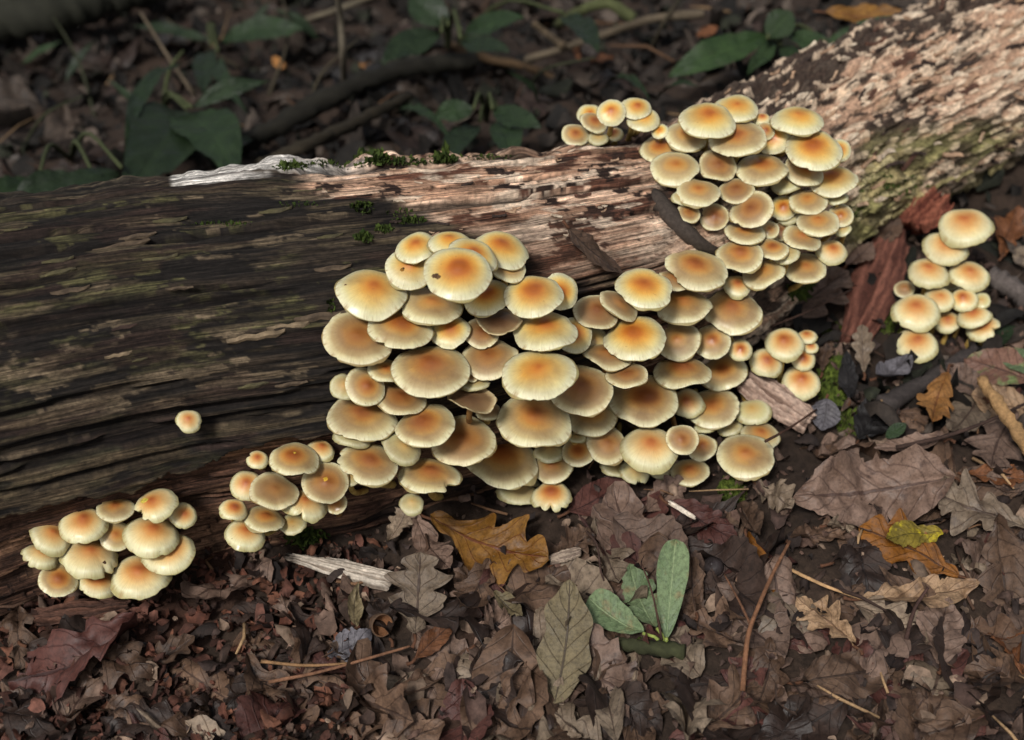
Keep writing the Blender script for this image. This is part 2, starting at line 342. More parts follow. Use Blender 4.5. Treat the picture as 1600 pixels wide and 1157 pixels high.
# phi 0 = top, 90 deg = front; dense where it shows
kk = np.linspace(0, 1, NV, endpoint=False)
phi = np.where(kk < .86, -1.15+(kk/.86)*3.75, 2.6+(kk-.86)/.14*(2*math.pi-3.75))
def logpt(i, ph, r): return cs[i]+(upn[i]*math.cos(ph)+side[i]*math.sin(ph))*r
PHI, RS, U = phi[None, :], rs[:, None], us[:, None]
nrm = upn[:, None, :]*np.cos(PHI)[..., None]+side[:, None, :]*np.sin(PHI)[..., None]
base = cs[:, None, :]+nrm*RS[..., None]
pxl, pyl, _ = proj(base.reshape(-1, 3)); pxl = pxl.reshape(NU, NV); pyl = pyl.reshape(NU, NV)
UU = np.broadcast_to(U, (NU, NV)); VV = PHI*.09+0*U                     # metres along, metres round
# follow a slight spiral in the grain
VG = VV+.005*fbm(UU*5, VV*6, 61, 2)
frontal = sm(-.9, -.3, PHI)*(1-sm(2.5, 2.7, PHI))
# where each kind of surface lies, by position along the log
bnd = np.interp(pyl, [230, 260, 300, 340, 380, 430, 520], [400, 470, 560, 660, 830, 900, 960])+(fbm(UU*14, VG*60, 31, 4)-.5)*260
wpink = sm(-30, 40, pxl-bnd)
wchip = sm(-40, 60, pxl-(1060+(fbm(UU*12, VV*20, 33, 3)-.5)*140))
grain = fbm(UU*15, VG*330, 41, 5, .6); streak = fbm(UU*12, VG*130, 43, 5, .6); coarse = fbm(UU*18, VG*50, 45, 5, .55)
fine = fbm(UU*60, VG*700, 47, 3); broad = fbm(UU*4+3, VV*14, 49, 3)
# the edge of the outer wood, lower left, and the layered heart wood under it
edge_px = [-450, -100, 0, 60, 130, 200, 260, 320, 380, 450, 530, 640, 760, 900]
edge_py = [880, 830, 806, 788, 768, 752, 744, 728, 702, 692, 684, 672, 660, 640]
jag = (fbm(UU*55, VV*8, 51, 4)-.5)*34
below = sm(-2.5, 2.5, pyl-(np.interp(pxl, edge_px, edge_py)+jag))*(PHI > .3)*(1-sm(850, 950, pxl))
disp = (coarse-.5)*.0045+(streak-.5)*.0035+(grain-.5)*.0042*(1-.3*wchip)+(broad-.5)*.012
crack = sm(.60, .645, fbm(UU*5, VG*210, 53, 4)); disp -= crack*.0055*(1-wchip*.6)
lay = fbm(UU*9, VG*70, 55, 3); layer = np.floor(lay*7)/7
disp = disp*(1-below*.4)+below*(-.007+(layer-.45)*.011+.8*RS*(np.minimum(1/np.maximum(np.sin(np.clip(PHI, 1.571, 2.6)), .3), 1.3)-1))
cb, cid = cells(UU*85, VG*230, 57); cb2, cid2 = cells(UU*45+9, VG*110, 59)
disp += wchip*((cid-.5)*.003*sm(.02, .14, cb)+(cid2-.5)*.008*sm(.02, .1, cb2))
disp += (1-sm(.1, .5, np.abs(PHI+.56)))*(fbm(UU*45, VV*20, 63, 4)-.5)*.013
# the pit left of the upper clump
disp = np.maximum(disp, -.03)
pos = base+nrm*disp[..., None]
# colours of the wood itself, then shade painted into its cracks
def mx(a, b, w): return a*(1-w[..., None])+b*w[..., None]
dk = mx(np.broadcast_to(L3(28, 25, 23), base.shape), L3(64, 54, 44), sm(.47, .64, grain*.5+streak*.5))
dk = mx(dk, L3(112, 98, 76), sm(.61, .67, fbm(UU*18, VG*210, 65, 5, .6))*.7)
lich = sm(.595, .62, fbm(UU*36, VG*170, 67, 5, .62)*.6+fbm(UU*6+4, VV*16, 68, 2)*.4)
dk = mx(dk, L3(104, 100, 64), lich*.75*(.25+.75*sm(.4, .6, fine))*(1-sm(500, 620, pyl)*.7))
pale = sm(.645, .67, fbm(UU*30+7, VG*150+3, 69, 5, .6)*.75+.25*fbm(UU*7, VV*20, 66, 2))
dk = mx(dk, L3(140, 122, 98), pale*.85)
dk = mx(dk, L3(66, 47, 40), sm(.56, .62, fbm(UU*22+2, VG*120+3, 64, 4))*.5)
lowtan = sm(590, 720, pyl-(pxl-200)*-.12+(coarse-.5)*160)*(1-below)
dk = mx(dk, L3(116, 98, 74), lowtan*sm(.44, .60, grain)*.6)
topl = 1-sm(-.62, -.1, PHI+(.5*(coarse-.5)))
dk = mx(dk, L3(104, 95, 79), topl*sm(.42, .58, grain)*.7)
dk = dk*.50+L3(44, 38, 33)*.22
pk = mx(np.broadcast_to(L3(214, 182, 156), base.shape), L3(176, 138, 112), sm(.4, .62, grain*.5+coarse*.5))
pk = mx(pk, L3(94, 62, 48), sm(.55, .62, fbm(UU*26, VG*120, 71, 5, .6)))
pk = mx(pk, L3(222, 200, 176), sm(.57, .63, fbm(UU*30+3, VG*140, 73, 5, .6))*.8)
pk = mx(pk, L3(48, 34, 28), sm(.60, .64, fbm(UU*60, VG*170, 75, 5, .6)))
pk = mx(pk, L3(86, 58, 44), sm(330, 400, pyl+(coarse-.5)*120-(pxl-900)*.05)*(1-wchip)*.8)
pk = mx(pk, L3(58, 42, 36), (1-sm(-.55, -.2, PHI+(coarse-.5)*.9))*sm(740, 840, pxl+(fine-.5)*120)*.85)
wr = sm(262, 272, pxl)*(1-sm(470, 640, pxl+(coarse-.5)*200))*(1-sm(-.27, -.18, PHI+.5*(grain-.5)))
ch = mx(np.broadcast_to(L3(176, 144, 120), base.shape), L3(212, 188, 162), sm(.45, .7, cid))
darkz = sm(.435, .50, fbm(UU*13, VV*26, 77, 3)*.5+.5*fbm(UU*42, VG*130, 78, 5, .62)+.17*(1-sm(-.2, .45, PHI))-.05)
ch = mx(ch, L3(50, 40, 35), darkz*np.where(cid > .8, .3, .95))
ch = mx(ch, L3(40, 30, 26), (1-sm(.02, .07, cb))*.45)
grn = sm(-30, 40, pyl-np.interp(pxl, [1300, 1400, 1600], [235, 215, 195]))*sm(1290, 1350, pxl)
ch = mx(ch, L3(150, 144, 92), grn*(.08+.6*sm(.42, .58, fbm(UU*16, VV*30, 91, 4))))
ch = mx(ch, L3(64, 56, 36), grn*sm(.55, .65, fbm(UU*30, VG*90, 79, 3))*.8)
bl = mx(np.broadcast_to(L3(74, 52, 41), base.shape), L3(132, 100, 78), sm(.45, .65, fbm(UU*12, VG*200, 81, 4)))
bl = mx(bl, L3(38, 26, 22), (1-sm(.0, .12, (lay*7) % 1))*.9)
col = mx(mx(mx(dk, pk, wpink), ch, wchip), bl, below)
col = mx(col, L3(206, 200, 192), wr*sm(.3, .5, coarse))
col = mx(col, L3(22, 17, 15), crack*.8*(1-wchip*.7))  # carved cracks also get their shadow as dark colour
col *= (.82+.36*fine)[..., None]
logf = gridf(NU, NV, True)+[tuple(range(NV))[::-1], tuple(range((NU-1)*NV, NU*NV))]
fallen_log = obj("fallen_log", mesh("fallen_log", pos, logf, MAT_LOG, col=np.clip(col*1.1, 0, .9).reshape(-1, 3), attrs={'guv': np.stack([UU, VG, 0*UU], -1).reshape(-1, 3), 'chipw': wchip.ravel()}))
tag(fallen_log, "long decaying fallen log running across the whole scene, dark at left and flaky at right", "log")
# a light copy of its shape, for putting things on it
si, sj = np.arange(0, NU, 5), np.arange(0, NV, 4)
lv = pos[np.ix_(si, sj)]; lf = gridf(len(si), len(sj), True)
LOGT = BVHTree.FromPolygons([Vector(p) for p in lv.reshape(-1, 3)], lf)
def hit_log(px, py):
    r = ray(px, py); n_ = r.length; h = LOGT.ray_cast(CAM, r/n_)
    return (h[0], h[1], h[3]/n_, h[2]) if h[0] is not None else None
def surf(px, py):                                                       # first of log and ground: point, normal, depth
    g = G(px, py); dg = (g-CAM).dot(FWD); h = hit_log(px, py)
    if h and h[2] < dg:
        nn = h[1] if h[1].dot(ray(px, py)) < 0 else -h[1]
        return h[0], nn, h[2]
    return g, Vector((0, 0, 1)), dg
def log_axis(p):
    k = int(np.argmin(((cs-np.array(p))**2).sum(1))); return Vector(tg[k])
# loose flakes of wood and bark that stand proud of the log: its parts
def flake_mesh(name, L_, Wd, T_, seed, c0, c1):
    rg = random.Random(seed); n = 7; V = []; 
    for i in range(n):
        t = i/(n-1); w = Wd*(.35+.65*math.sin(math.pi*(.12+.76*t)))*(.75+.5*rg.random())
        y = (t-.5)*L_; z = T_*(1+2.2*((t-.5)*2)**2*rg.random()); o = (rg.random()-.5)*Wd*.35
        V += [(y, -w/2+o, z*.2), (y+(rg.random()-.5)*L_*.1, o, z+T_*.4), (y, w/2+o, z*.25), (y, o, -T_)]
    col_ = [np.array(c0)*(1-k)+np.array(c1)*k for k in [rg.random() for _ in V]]
    return mesh(name, V, gridf(n, 4, True)+[(3, 2, 1, 0), tuple(range(4*n-4, 4*n))], MAT_WOOD, False, col=np.array(col_))
chips = [flake_mesh("wood_flake", .0085+.001*k, .0026+.0003*k, .0008, 100+k, L3(*a), L3(*b_)) for k, (a, b_) in enumerate(
    [((184, 160, 134), (146, 116, 92)), ((172, 142, 116), (130, 102, 80)), ((66, 52, 46), (40, 32, 28)), ((140, 130, 90), (108, 98, 66)), ((206, 190, 168), (160, 138, 116)), ((96, 66, 52), (66, 46, 38))])]
rg = random.Random(5); nfl = 0
while nfl < 230:
    px, py = rg.uniform(1060, 1640), rg.uniform(-10, 340)
    small = rg.random() < .14
    if small: px, py = rg.uniform(600, 1010), rg.uniform(240, 370)
    h = hit_log(px, py)
    if not h or (px > 1030 and px < 1320 and py > 190): continue
    green = px > 1300 and py > 240
    k = rg.choices(range(6), (2, 3, 2, 9, 1, 2) if green else (5, 5, 5, 0, 4, 3))[0]
    n_ = h[1] if h[1].dot(ray(px, py)) < 0 else -h[1]
    a = log_axis(h[0]); a = (a+Vector((rg.gauss(0, .2), rg.gauss(0, .2), rg.gauss(0, .2)))); a = (a-n_*a.dot(n_)).normalized()
    n2 = (n_+a*rg.gauss(0, .13)).normalized(); a = (a-n2*a.dot(n2)).normalized(); b_ = n2.cross(a)
    s = (.4+1.1*rg.random()**1.6)*(1.25 if px > 1350 else 1)*(.6 if small else 1)
    M = Matrix((( a.x, b_.x, n2.x), (a.y, b_.y, n2.y), (a.z, b_.z, n2.z))).to_4x4() @ Matrix.Scale(s, 4); M.translation = h[0]+n_*.0004
    obj("wood_flake", chips[k], fallen_log, M); nfl += 1
# pale slivers left of the big clump
sliv = [flake_mesh("bark_sliver", .020+.004*k, .0032+.0006*k, .0007, 140+k, L3(*a), L3(*b_)) for k, (a, b_) in enumerate(
    [((88, 82, 56), (56, 51, 38)), ((92, 78, 62), (60, 50, 41)), ((136, 118, 94), (84, 72, 57)), ((64, 48, 41), (44, 35, 31))])]
for px, py, k, s in [(90, 426, 0, .9), (90, 408, 0, .8), (190, 385, 1, 1.2), (215, 370, 1, .8), (265, 345, 0, .9), (250, 405, 0, .9), (110, 455, 1, .8), (515, 370, 0, .7), (400, 525, 2, 1.1), (450, 510, 2, .8), (500, 495, 1, 1.1), (195, 512, 3, .4),
                     (185, 555, 2, .5), (218, 562, 0, .4), (395, 602, 0, .8), (455, 600, 1, .7), (430, 330, 0, .9), (480, 300, 0, .8), (25, 360, 0, .6), (280, 450, 1, .6), (520, 420, 1, .8)]:
    h = hit_log(px, py); n_ = h[1] if h[1].dot(ray(px, py)) < 0 else -h[1]
    a = log_axis(h[0])+Vector((0, 0, .04)); a = (a-n_*a.dot(n_)).normalized(); b_ = n_.cross(a)
    M = Matrix(((a.x, b_.x, n_.x), (a.y, b_.y, n_.y), (a.z, b_.z, n_.z))).to_4x4() @ Matrix.Scale(s, 4); M.translation = h[0]+n_*.0004
    obj("bark_sliver", sliv[k], fallen_log, M)
# the dead branch stub under the upper clump
pts = []
for px, py, o in [(1024, 300, -.004), (1040, 330, .001), (1062, 358, .001), (1096, 384, .001), (1140, 402, -.001)]:
    s_ = surf(px, py); pts.append(s_[0]+s_[1]*o)
v, f = tube_vf(spline(pts, 14), [.003+.0028*math.sin(math.pi*min(1, .25+k/16)) for k in range(14)], 10, 3, .18)
obj("branch_stub", mesh("branch_stub", v, f, MAT_TWIG, col=np.broadcast_to(L3(62, 54, 48), v.shape)), fallen_log)

# ------------------------------------------------------------------ mushrooms
# cx cy w h (photo pixels of the cap's ellipse), rot, lift in the overlap order, kind, notches "angle:depth:width,..." (angle seen on the cap, 0 right, 90 far side), words
CL = {}
CL['A'] = ("mushrooms of the big central clump", 700, 590, 0.034, 4, """
714 426 110 83 0 60 y - |top cap with a dark bruised blotch on its left rim, frontmost of the clump's crown
783 390 92 56 -16 0 y - |large yellow-orange cap at the upper right of the big clump's crown
739 400 82 54 -18 30 y - |cap tucked right behind the bruised top cap, bright orange at its middle
704 380 72 38 0 0 y - |narrow sliver of cap peeking above the bruised top cap
650 387 68 46 12 -20 y - |pale cap at the back left of the big clump's crown, half hidden
640 419 78 66 -10 10 y - |cap with a small eaten hole, immediately left of the bruised top cap
580 456 113 77 -6 20 y - |broad orange-centred cap jutting left at the clump's upper left corner
795 419 58 40 -24 -5 t - |small brownish cap wedged under the crown's upper right cap
761 464 76 55 14 12 y - |plain yellow cap just below and right of the bruised top cap
834 461 94 66 4 20 y - |big round orange cap at the upper right shoulder of the central clump
875 456 62 62 -50 -20 y - |yellow cap half hidden behind the big clump's right shoulder cap
673 477 101 58 -8 0 t 205:.12:.2 |cap with a greyish left side directly below the eaten and bruised caps
626 513 103 62 -10 0 t 238:.16:.14 |tan cap with a nick in its lower left rim, second tier of the big clump
561 527 114 86 -8 -10 b - |very large brown-centred cap leaning out at the clump's left edge
703 517 64 52 10 0 y - |smallish golden cap with a squared right edge in the clump's middle
752 521 56 46 -14 -8 b - |small dark brown cap squeezed into the middle of the big clump
779 502 75 42 -6 10 d 250:.08:.2,300:.07:.15 |wrinkled brown cap with wavy rim under the yellow upper caps
851 517 103 61 4 10 y 25:.1:.2,250:.06:.3 |wide orange cap with uneven lower rim, right side of the big clump
897 524 60 74 -20 -40 y - |pale upright cap showing behind the big clump's right edge
673 577 124 82 0 10 t - |largest cap of the clump, evenly ringed brown, just left of its middle
765 559 91 62 8 -25 b - |smooth dull brown cap right of the largest ringed cap
842 583 118 80 4 10 y - |huge cap with a yellow middle below the clump's right shoulder
601 579 55 36 -14 -30 t - |small cap peeping out left of the largest ringed cap
571 604 66 58 -34 -5 t - |tilted pale cap at the left, overlapping a hidden plain one
537 605 44 46 -20 -30 g - |plain greenish cap edge at the far left of the central clump
626 622 82 50 -14 12 b - |neat oval brown cap below the left of the largest ringed cap
566 653 112 71 -4 -6 t 235:.08:.1,262:.05:.08,300:.06:.1 |broad tan cap with a cracked scalloped lower rim at the clump's lower left
664 664 97 65 10 12 t - |cap with bright orange spot, lower left of the big clump's middle
724 688 103 81 0 0 b - |large even brown cap low in the middle of the big clump
836 656 121 88 -6 0 t 318:.06:.05 |huge domed cap with a dark centre dot at the clump's lower right
783 717 121 86 -14 -10 t 318:.09:.1 |wide low cap, mostly covered, with a nick in its right rim
628 700 66 46 -28 -12 g - |grey-tan cap half covered at the lower left of the big clump
575 723 96 64 -10 -8 t 170:.1:.12,200:.08:.1,238:.14:.1 |ragged edged cap at the clump's bottom left corner
671 743 98 56 -4 -20 t 325:.3:.22 |bottom cap with a torn lower right rim and dark hollow beyond
736 626 79 38 -8 -10 d 260:.1:.2,290:.07:.1 |shrivelled dark cap with an upturned pale rim in the clump's centre
743 600 46 18 4 -20 g - |thin pale sliver of cap in the gap below the dull brown cap
735 588 28 15 0 -25 b - |tiny brown cap edge hidden in the gap at the clump's heart
907 607 105 80 -8 6 b 285:.05:.1 |large violet-brown cap bridging the two biggest clumps
924 652 80 58 8 -20 t - |brown cap shaded beneath the violet-brown bridging cap
901 684 30 17 0 -10 g - |tiny pale cap edge low between the two biggest clumps
904 706 54 46 10 -14 t - |small tan cap behind the lower right caps of the central clump
864 729 64 52 14 0 t - |greyish domed cap at the clump's bottom right, above a ragged one
859 706 52 34 4 -14 g - |pale greenish cap under the huge dotted cap
813 766 73 46 0 -30 g - |plain olive-cream cap below the wide nicked one
861 775 64 48 6 -20 p 225:.16:.12,262:.3:.14,300:.14:.1,330:.1:.1 |ragged lobed yellow cap hanging lowest at the clump's right
643 788 40 34 0 0 g - |small lone cap on a short stem below the big clump
763 643 42 28 0 -30 t - |cap corner showing between the shrivelled one and the huge dotted one
550 683 60 32 -10 -30 g - |olive cap edge under the scalloped cap at the left
546 747 34 24 0 -30 g - |olive cap edge under the ragged bottom left cap
""")
CL['B'] = ("mushrooms of the clump right of the central one", 1050, 590, 0.03, 4, """
1007 449 93 62 -8 40 y 65:.12:.3 |glowing orange cap with a double lobed back, top left of the right clump
1088 419 103 62 -14 20 t 225:.2:.35,-10:.1:.15 |wavy tan cap with a pinched lower left side, highest of the right clump
1055 437 54 32 -14 -10 b - |brown cap shaded between the two highest caps of the right clump
1066 476 95 54 -2 10 t - |wide flat tan cap just under the glowing double lobed one
1145 485 93 72 -12 0 t - |big round tan cap on the right clump's upper right corner
967 477 70 34 -36 -10 b - |steeply tilted narrow cap with pale rim under the double lobed one
931 488 72 53 -14 -20 b - |brown shaded cap at the right clump's upper left
992 528 101 68 4 10 y 228:.06:.05,290:.08:.07 |yellow-orange cap with two dark nicks in its lower rim
1059 532 72 62 14 0 t - |pale tan cap right of the one with two dark nicks
1112 534 60 57 0 -8 t - |tan cap under the big round one, with a straight dark line of shade
1157 547 38 40 -10 -20 p - |small pinkish cap at the right edge under the big round one
929 532 46 42 -30 -40 g - |pale cap edge showing left of the nicked yellow-orange cap
949 556 78 36 -12 -12 b - |flat brown cap beneath the nicked yellow-orange cap
979 587 67 36 4 -6 b - |thin crescent of shaded brown cap left of the clump's dark gap
1067 581 92 47 -2 8 t - |flat wide cap with a bold shadow across its upper half
1130 581 75 57 16 -4 t - |orange-tan cap below the pinkish one on the right flank
1005 624 110 81 -8 0 t - |largest cap of the right clump, smooth and greyish tan
1074 630 53 46 4 0 p - |small reddish cap set right of the largest greyish tan one
1114 637 84 62 10 -10 t 10:.07:.06,-10:.07:.06,-35:.06:.06 |wide tan cap with a frayed right rim
1177 643 56 42 0 -10 g 275:.08:.05 |grey-green cap above the grey bark, small radial crack in front
1166 712 93 70 -4 40 t 250:.06:.04,280:.05:.04 |big domed cap standing alone at the clump's lower right
1188 681 62 43 -14 -10 t - |cap crossed by a dark twig behind the big lone domed one
1015 700 94 70 -6 10 p - |reddish centred cap low in the middle of the right clump
948 695 66 70 -30 -10 b 200:.06:.05 |brown oval cap leaning out at the right clump's lower left
1066 687 52 50 -30 0 b - |brown cap partly behind the reddish low one
1096 699 48 43 10 -4 t - |small orange cap right of the low brown one
1078 737 62 42 0 -20 t - |small cap at the clump's bottom, right of the middle
992 738 48 38 -30 -30 g 320:.35:.3 |broken pale cap with a cut off right side at the clump's bottom
961 730 48 28 -20 -40 g - |olive cap edge lowest at the left of the right clump
1102 668 36 16 0 -30 g - |thin pale cap edge under the frayed cap
1030 737 38 20 0 -40 g - |small olive cap shaded behind the broken one
1152 447 46 34 -16 -30 p - |little pinkish cap behind the big round one
1140 668 40 26 6 -50 g - |olive cap deep in shade left of the twig crossed one
""")
CL['C'] = ("mushrooms of the upper clump on the log", 1170, 300, 0.03, 6, """
1106 187 92 54 -8 40 y 35:.1:.3 |top left cap of the upper clump, vivid orange with a wavy grey rim
1150 169 70 42 -4 0 y - |highest cap of the upper clump, half behind its wavy neighbour
1072 213 69 44 -12 0 t - |grey-rimmed tan cap below the wavy top left one
1153 215 92 57 4 10 t 250:.05:.3 |wide cap with a small orange middle in the upper clump's second row
1208 215 56 58 30 -20 y - |upright yellowish cap right of the wide second row cap
1246 188 84 42 -4 0 y - |evenly yellow cap standing apart at the upper clump's upper right
1272 233 90 63 -10 10 y 262:.1:.05 |large bright cap with a cleft lower rim at the right shoulder
1311 235 38 44 -20 -30 y - |slice of cap behind the cleft bright one
1033 233 66 46 4 -20 t - |orange-brown cap at the upper clump's far left, behind another
1054 262 79 52 -2 10 t - |rounded tan cap in front at the upper clump's far left
1122 259 61 49 -14 0 b -10:.1:.2 |dull brown cap with a curled right corner in the third row
1191 264 83 47 0 0 t - |smooth beige cap in the middle of the upper clump, stem just visible
1257 266 66 44 -26 0 t - |slanting beige cap below the cleft bright one
1302 281 77 48 2 -10 y 40:.1:.3 |orange cap with a flat front at the clump's right edge
1091 300 71 44 -6 4 t - |tan cap in the fourth row at the left, above the dead branch stub
1151 297 58 38 4 -4 b 280:.05:.1 |small brown cap beneath the curled corner one
1229 286 52 31 16 -10 g - |pale narrow cap below the smooth beige one
1174 328 71 55 20 14 b 215:.1:.2 |large folded brown cap in the middle low part of the upper clump
1224 325 43 38 10 0 y - |small yellow cap right of the large folded brown one
1263 314 61 40 -4 6 t - |oval tan cap below the slanting beige one
1308 310 36 18 6 -20 g - |thin cap edge under the flat fronted orange one
1076 333 38 30 -20 0 b - |small brown cap by the dead branch stub
1116 339 47 44 -16 4 b - |rounded dark tan cap next to the stub cap, left of the folded one
1065 310 32 22 -20 -20 g - |tiny pale cap at the lower left fringe of the upper clump
1164 364 65 32 -8 0 t - |flat cap beneath the large folded brown one
1278 347 68 42 -4 6 t - |broad tan cap at the right of the lower part
1313 337 42 36 0 -10 t - |pale tan cap behind the broad one on the right
1317 359 28 20 20 -10 g - |tiny cream cap at the lower right fringe of the upper clump
1231 340 38 20 14 -30 g - |thin rim of cap under the small yellow one
1203 359 30 28 -30 -10 t - |little tan cap end beside the flat one
1254 372 62 36 -22 4 t 240:.06:.06 |tilted tan cap with a nicked front in the lower right
1299 393 51 38 -14 0 p - |reddish pointed cap alone at the clump's lower right tip
1208 389 50 32 -6 10 t - |small oval brown cap above the tail of the upper clump
1229 398 42 28 10 -10 g - |pale cap tucked behind the small oval brown one
1156 399 74 50 -2 14 t - |big round tan cap at the tail of the clump, stem visible below
1193 427 68 44 14 0 t - |orange-tan cap lowest at the tail of the upper clump
1259 419 66 48 -2 -10 t - |light tan cap lying beside the pinkish oak leaf
1190 186 28 18 0 -30 p - |tiny orange cap between the highest and the yellow caps
1221 362 32 28 0 -20 b - |small shaded brown cap in the lower middle of the upper clump
1196 205 30 30 -30 -8 t - |small lobe-like cap against the wide second row cap
""")
CL['D'] = ("mushrooms behind the crest of the log", 960, 195, .0, 0, """
899 211 44 34 -10 0 t - |leftmost cap of the small clump behind the log
921 179 40 32 0 -6 y - |upper left cap of the clump behind the log
928 191 44 30 -20 10 t - |cap in front of the upper left one behind the log
955 176 46 42 10 10 y - |round orange centred cap in the middle of the clump behind the log
994 168 48 34 -10 0 y - |highest cap behind the log, partly covered
1005 186 52 40 -10 16 y - |largest cap of the clump behind the log, at its right
935 216 33 22 0 10 g - |small pale cap low in the clump behind the log
960 210 28 20 20 0 p - |tiny cap hugging the crest below the round one
1031 205 28 22 20 0 y - |small cap on the crest between the two upper clumps
908 224 36 18 -20 -10 t - |low cap edge under the leftmost one behind the log
""")
CL['E'] = ("mushrooms of the far right clump", 1480, 450, 0.025, 10, """
1509 353 86 58 -4 60 p - |big smooth cap at the very top of the far right clump
1478 387 71 50 -16 30 p - |second cap down in the far right clump, under the topmost
1451 426 66 45 -12 20 p - |domed cap with a thick pale stem below it in the far right clump
1514 430 64 45 -16 10 p 262:.06:.05 |cap with a small cleft at the right of the far right clump
1413 452 32 27 0 0 b - |small brown cap at the left edge of the far right clump
1431 487 75 58 -8 40 p 228:.14:.08 |large cap with a notched lower left rim in the far right clump
1468 467 49 38 -10 8 p - |pinkish cap right of the visible thick stem
1506 468 44 36 0 4 p - |orange-brown cap in the right middle of the far right clump
1534 470 28 25 0 -10 g - |tiny pale cap at the right fringe of the far right clump
1481 503 43 33 0 10 p - |low rounded orange cap next to the large notched one
1522 494 54 32 8 4 p - |flattish two lobed cap low at the right of the far right clump
1536 512 54 36 14 -6 p -40:.35:.3,-80:.2:.2 |torn orange cap over the dark green leaf
1432 538 68 52 -8 0 p 195:.16:.2,258:.2:.14,235:.1:.1 |ragged lowest cap of the far right clump
1487 446 26 15 0 -30 g - |thin cap sliver shaded under the cleft cap
""")
CL['F'] = ("mushrooms of the lower left clump", 180, 850, 0.028, 12, """
80 838 68 50 -24 4 p 258:.08:.06 |slanting cap at the left of the lower left clump
129 819 75 58 10 20 p 255:.07:.05 |rounded cap with small front cleft, upper left of its clump
180 795 60 38 6 10 t - |small tan cap at the back of the lower left clump
242 788 72 48 24 26 p 195:.42:.3,230:.2:.2 |torn cap with bare yellow flesh on its left side
286 805 44 52 -20 -10 p - |upright cap behind the torn yellow fleshed one
181 837 52 48 -12 -6 t - |pale cap in the gap at the middle of the lower left clump
237 836 89 63 -2 16 p 292:.12:.08 |largest dark centred cap with a cleft front in the lower left clump
263 863 86 60 18 -6 p - |broad plain cap at the right of the lower left clump
140 871 89 62 -2 6 p 312:.28:.1,335:.08:.12 |cap with a round bite in its lower right rim
63 868 60 36 -14 -10 p 205:.12:.12,235:.2:.1,265:.1:.1 |ragged cap at the far left tip of the lower left clump
91 906 60 54 -10 -12 t - |plain leftmost cap of the bottom row in the lower left clump
153 911 62 42 -6 -16 p - |middle cap of the bottom row under the bitten one
220 900 91 68 4 -4 p - |biggest cap of the bottom row, lowest at the right
""")
CL['G'] = ("mushrooms of the clump under the bark edge", 440, 770, 0.028, 12, """
402 718 35 29 0 10 p 150:.25:.2 |tiny notched cap sitting apart at the top left under the bark edge
460 718 77 53 -4 20 t - |cap with a little yellow nipple, highest under the bark edge
501 703 46 32 -8 -20 p - |small reddish cap behind the nippled one
508 754 74 70 -10 20 b - |large round brown cap with a yellow knob at the right
385 758 52 48 14 -6 p - |pale cap at the left of its clump beside the log's brown heartwood
429 768 79 56 -8 20 b 285:.1:.1,310:.06:.1 |broad brownish cap with an uneven rim in the clump's middle
477 790 70 44 -14 0 p 262:.3:.15,180:.1:.1 |cap with a scooped out front edge below the knobbed one
365 796 46 34 -14 -4 p 200:.1:.1 |small reddish cap at the left tip under the bark edge
413 811 66 40 -10 10 t - |smooth oval cap in the lower row beneath the brownish broad one
383 836 66 48 -10 -6 p 285:.12:.06 |lowest cap of its clump, with a cleft front rim
457 819 44 32 14 -10 g - |pale small cap with shade across it, low right
525 787 36 32 30 -30 b - |olive-brown cap edge in shade behind the scooped one
""")
CL['H'] = ("lone mushroom on the log", 295, 658, .020, 0, """
295 658 40 37 -10 0 p -5:.1:.2 |single small cream cap growing alone on the dark wood of the log
""")
CL['I'] = ("mushrooms beside the grey bark chunk", 1235, 570, 0.024, 12, """
1226 537 63 51 -6 30 p - |largest cap of the little group beside the grey bark chunk
1198 567 52 46 -30 0 p - |cap half hidden behind the upper end of the grey bark chunk
1255 561 40 36 -36 0 p - |tilted small reddish cap in the little group by the moss
1252 597 62 53 -20 20 p -15:.06:.06 |lowest domed cap of the little group touching the mossy mound
1261 526 32 22 0 -10 p - |small brownish cap behind the largest of the little group
1267 543 24 18 0 -14 p - |tiny pinkish cap squeezed in at the right of the little group
""")
NT = 64
RI = [0, .07, .14, .22, .31, .41, .52, .63, .73, .82, .89, .94, .975, 1.0]
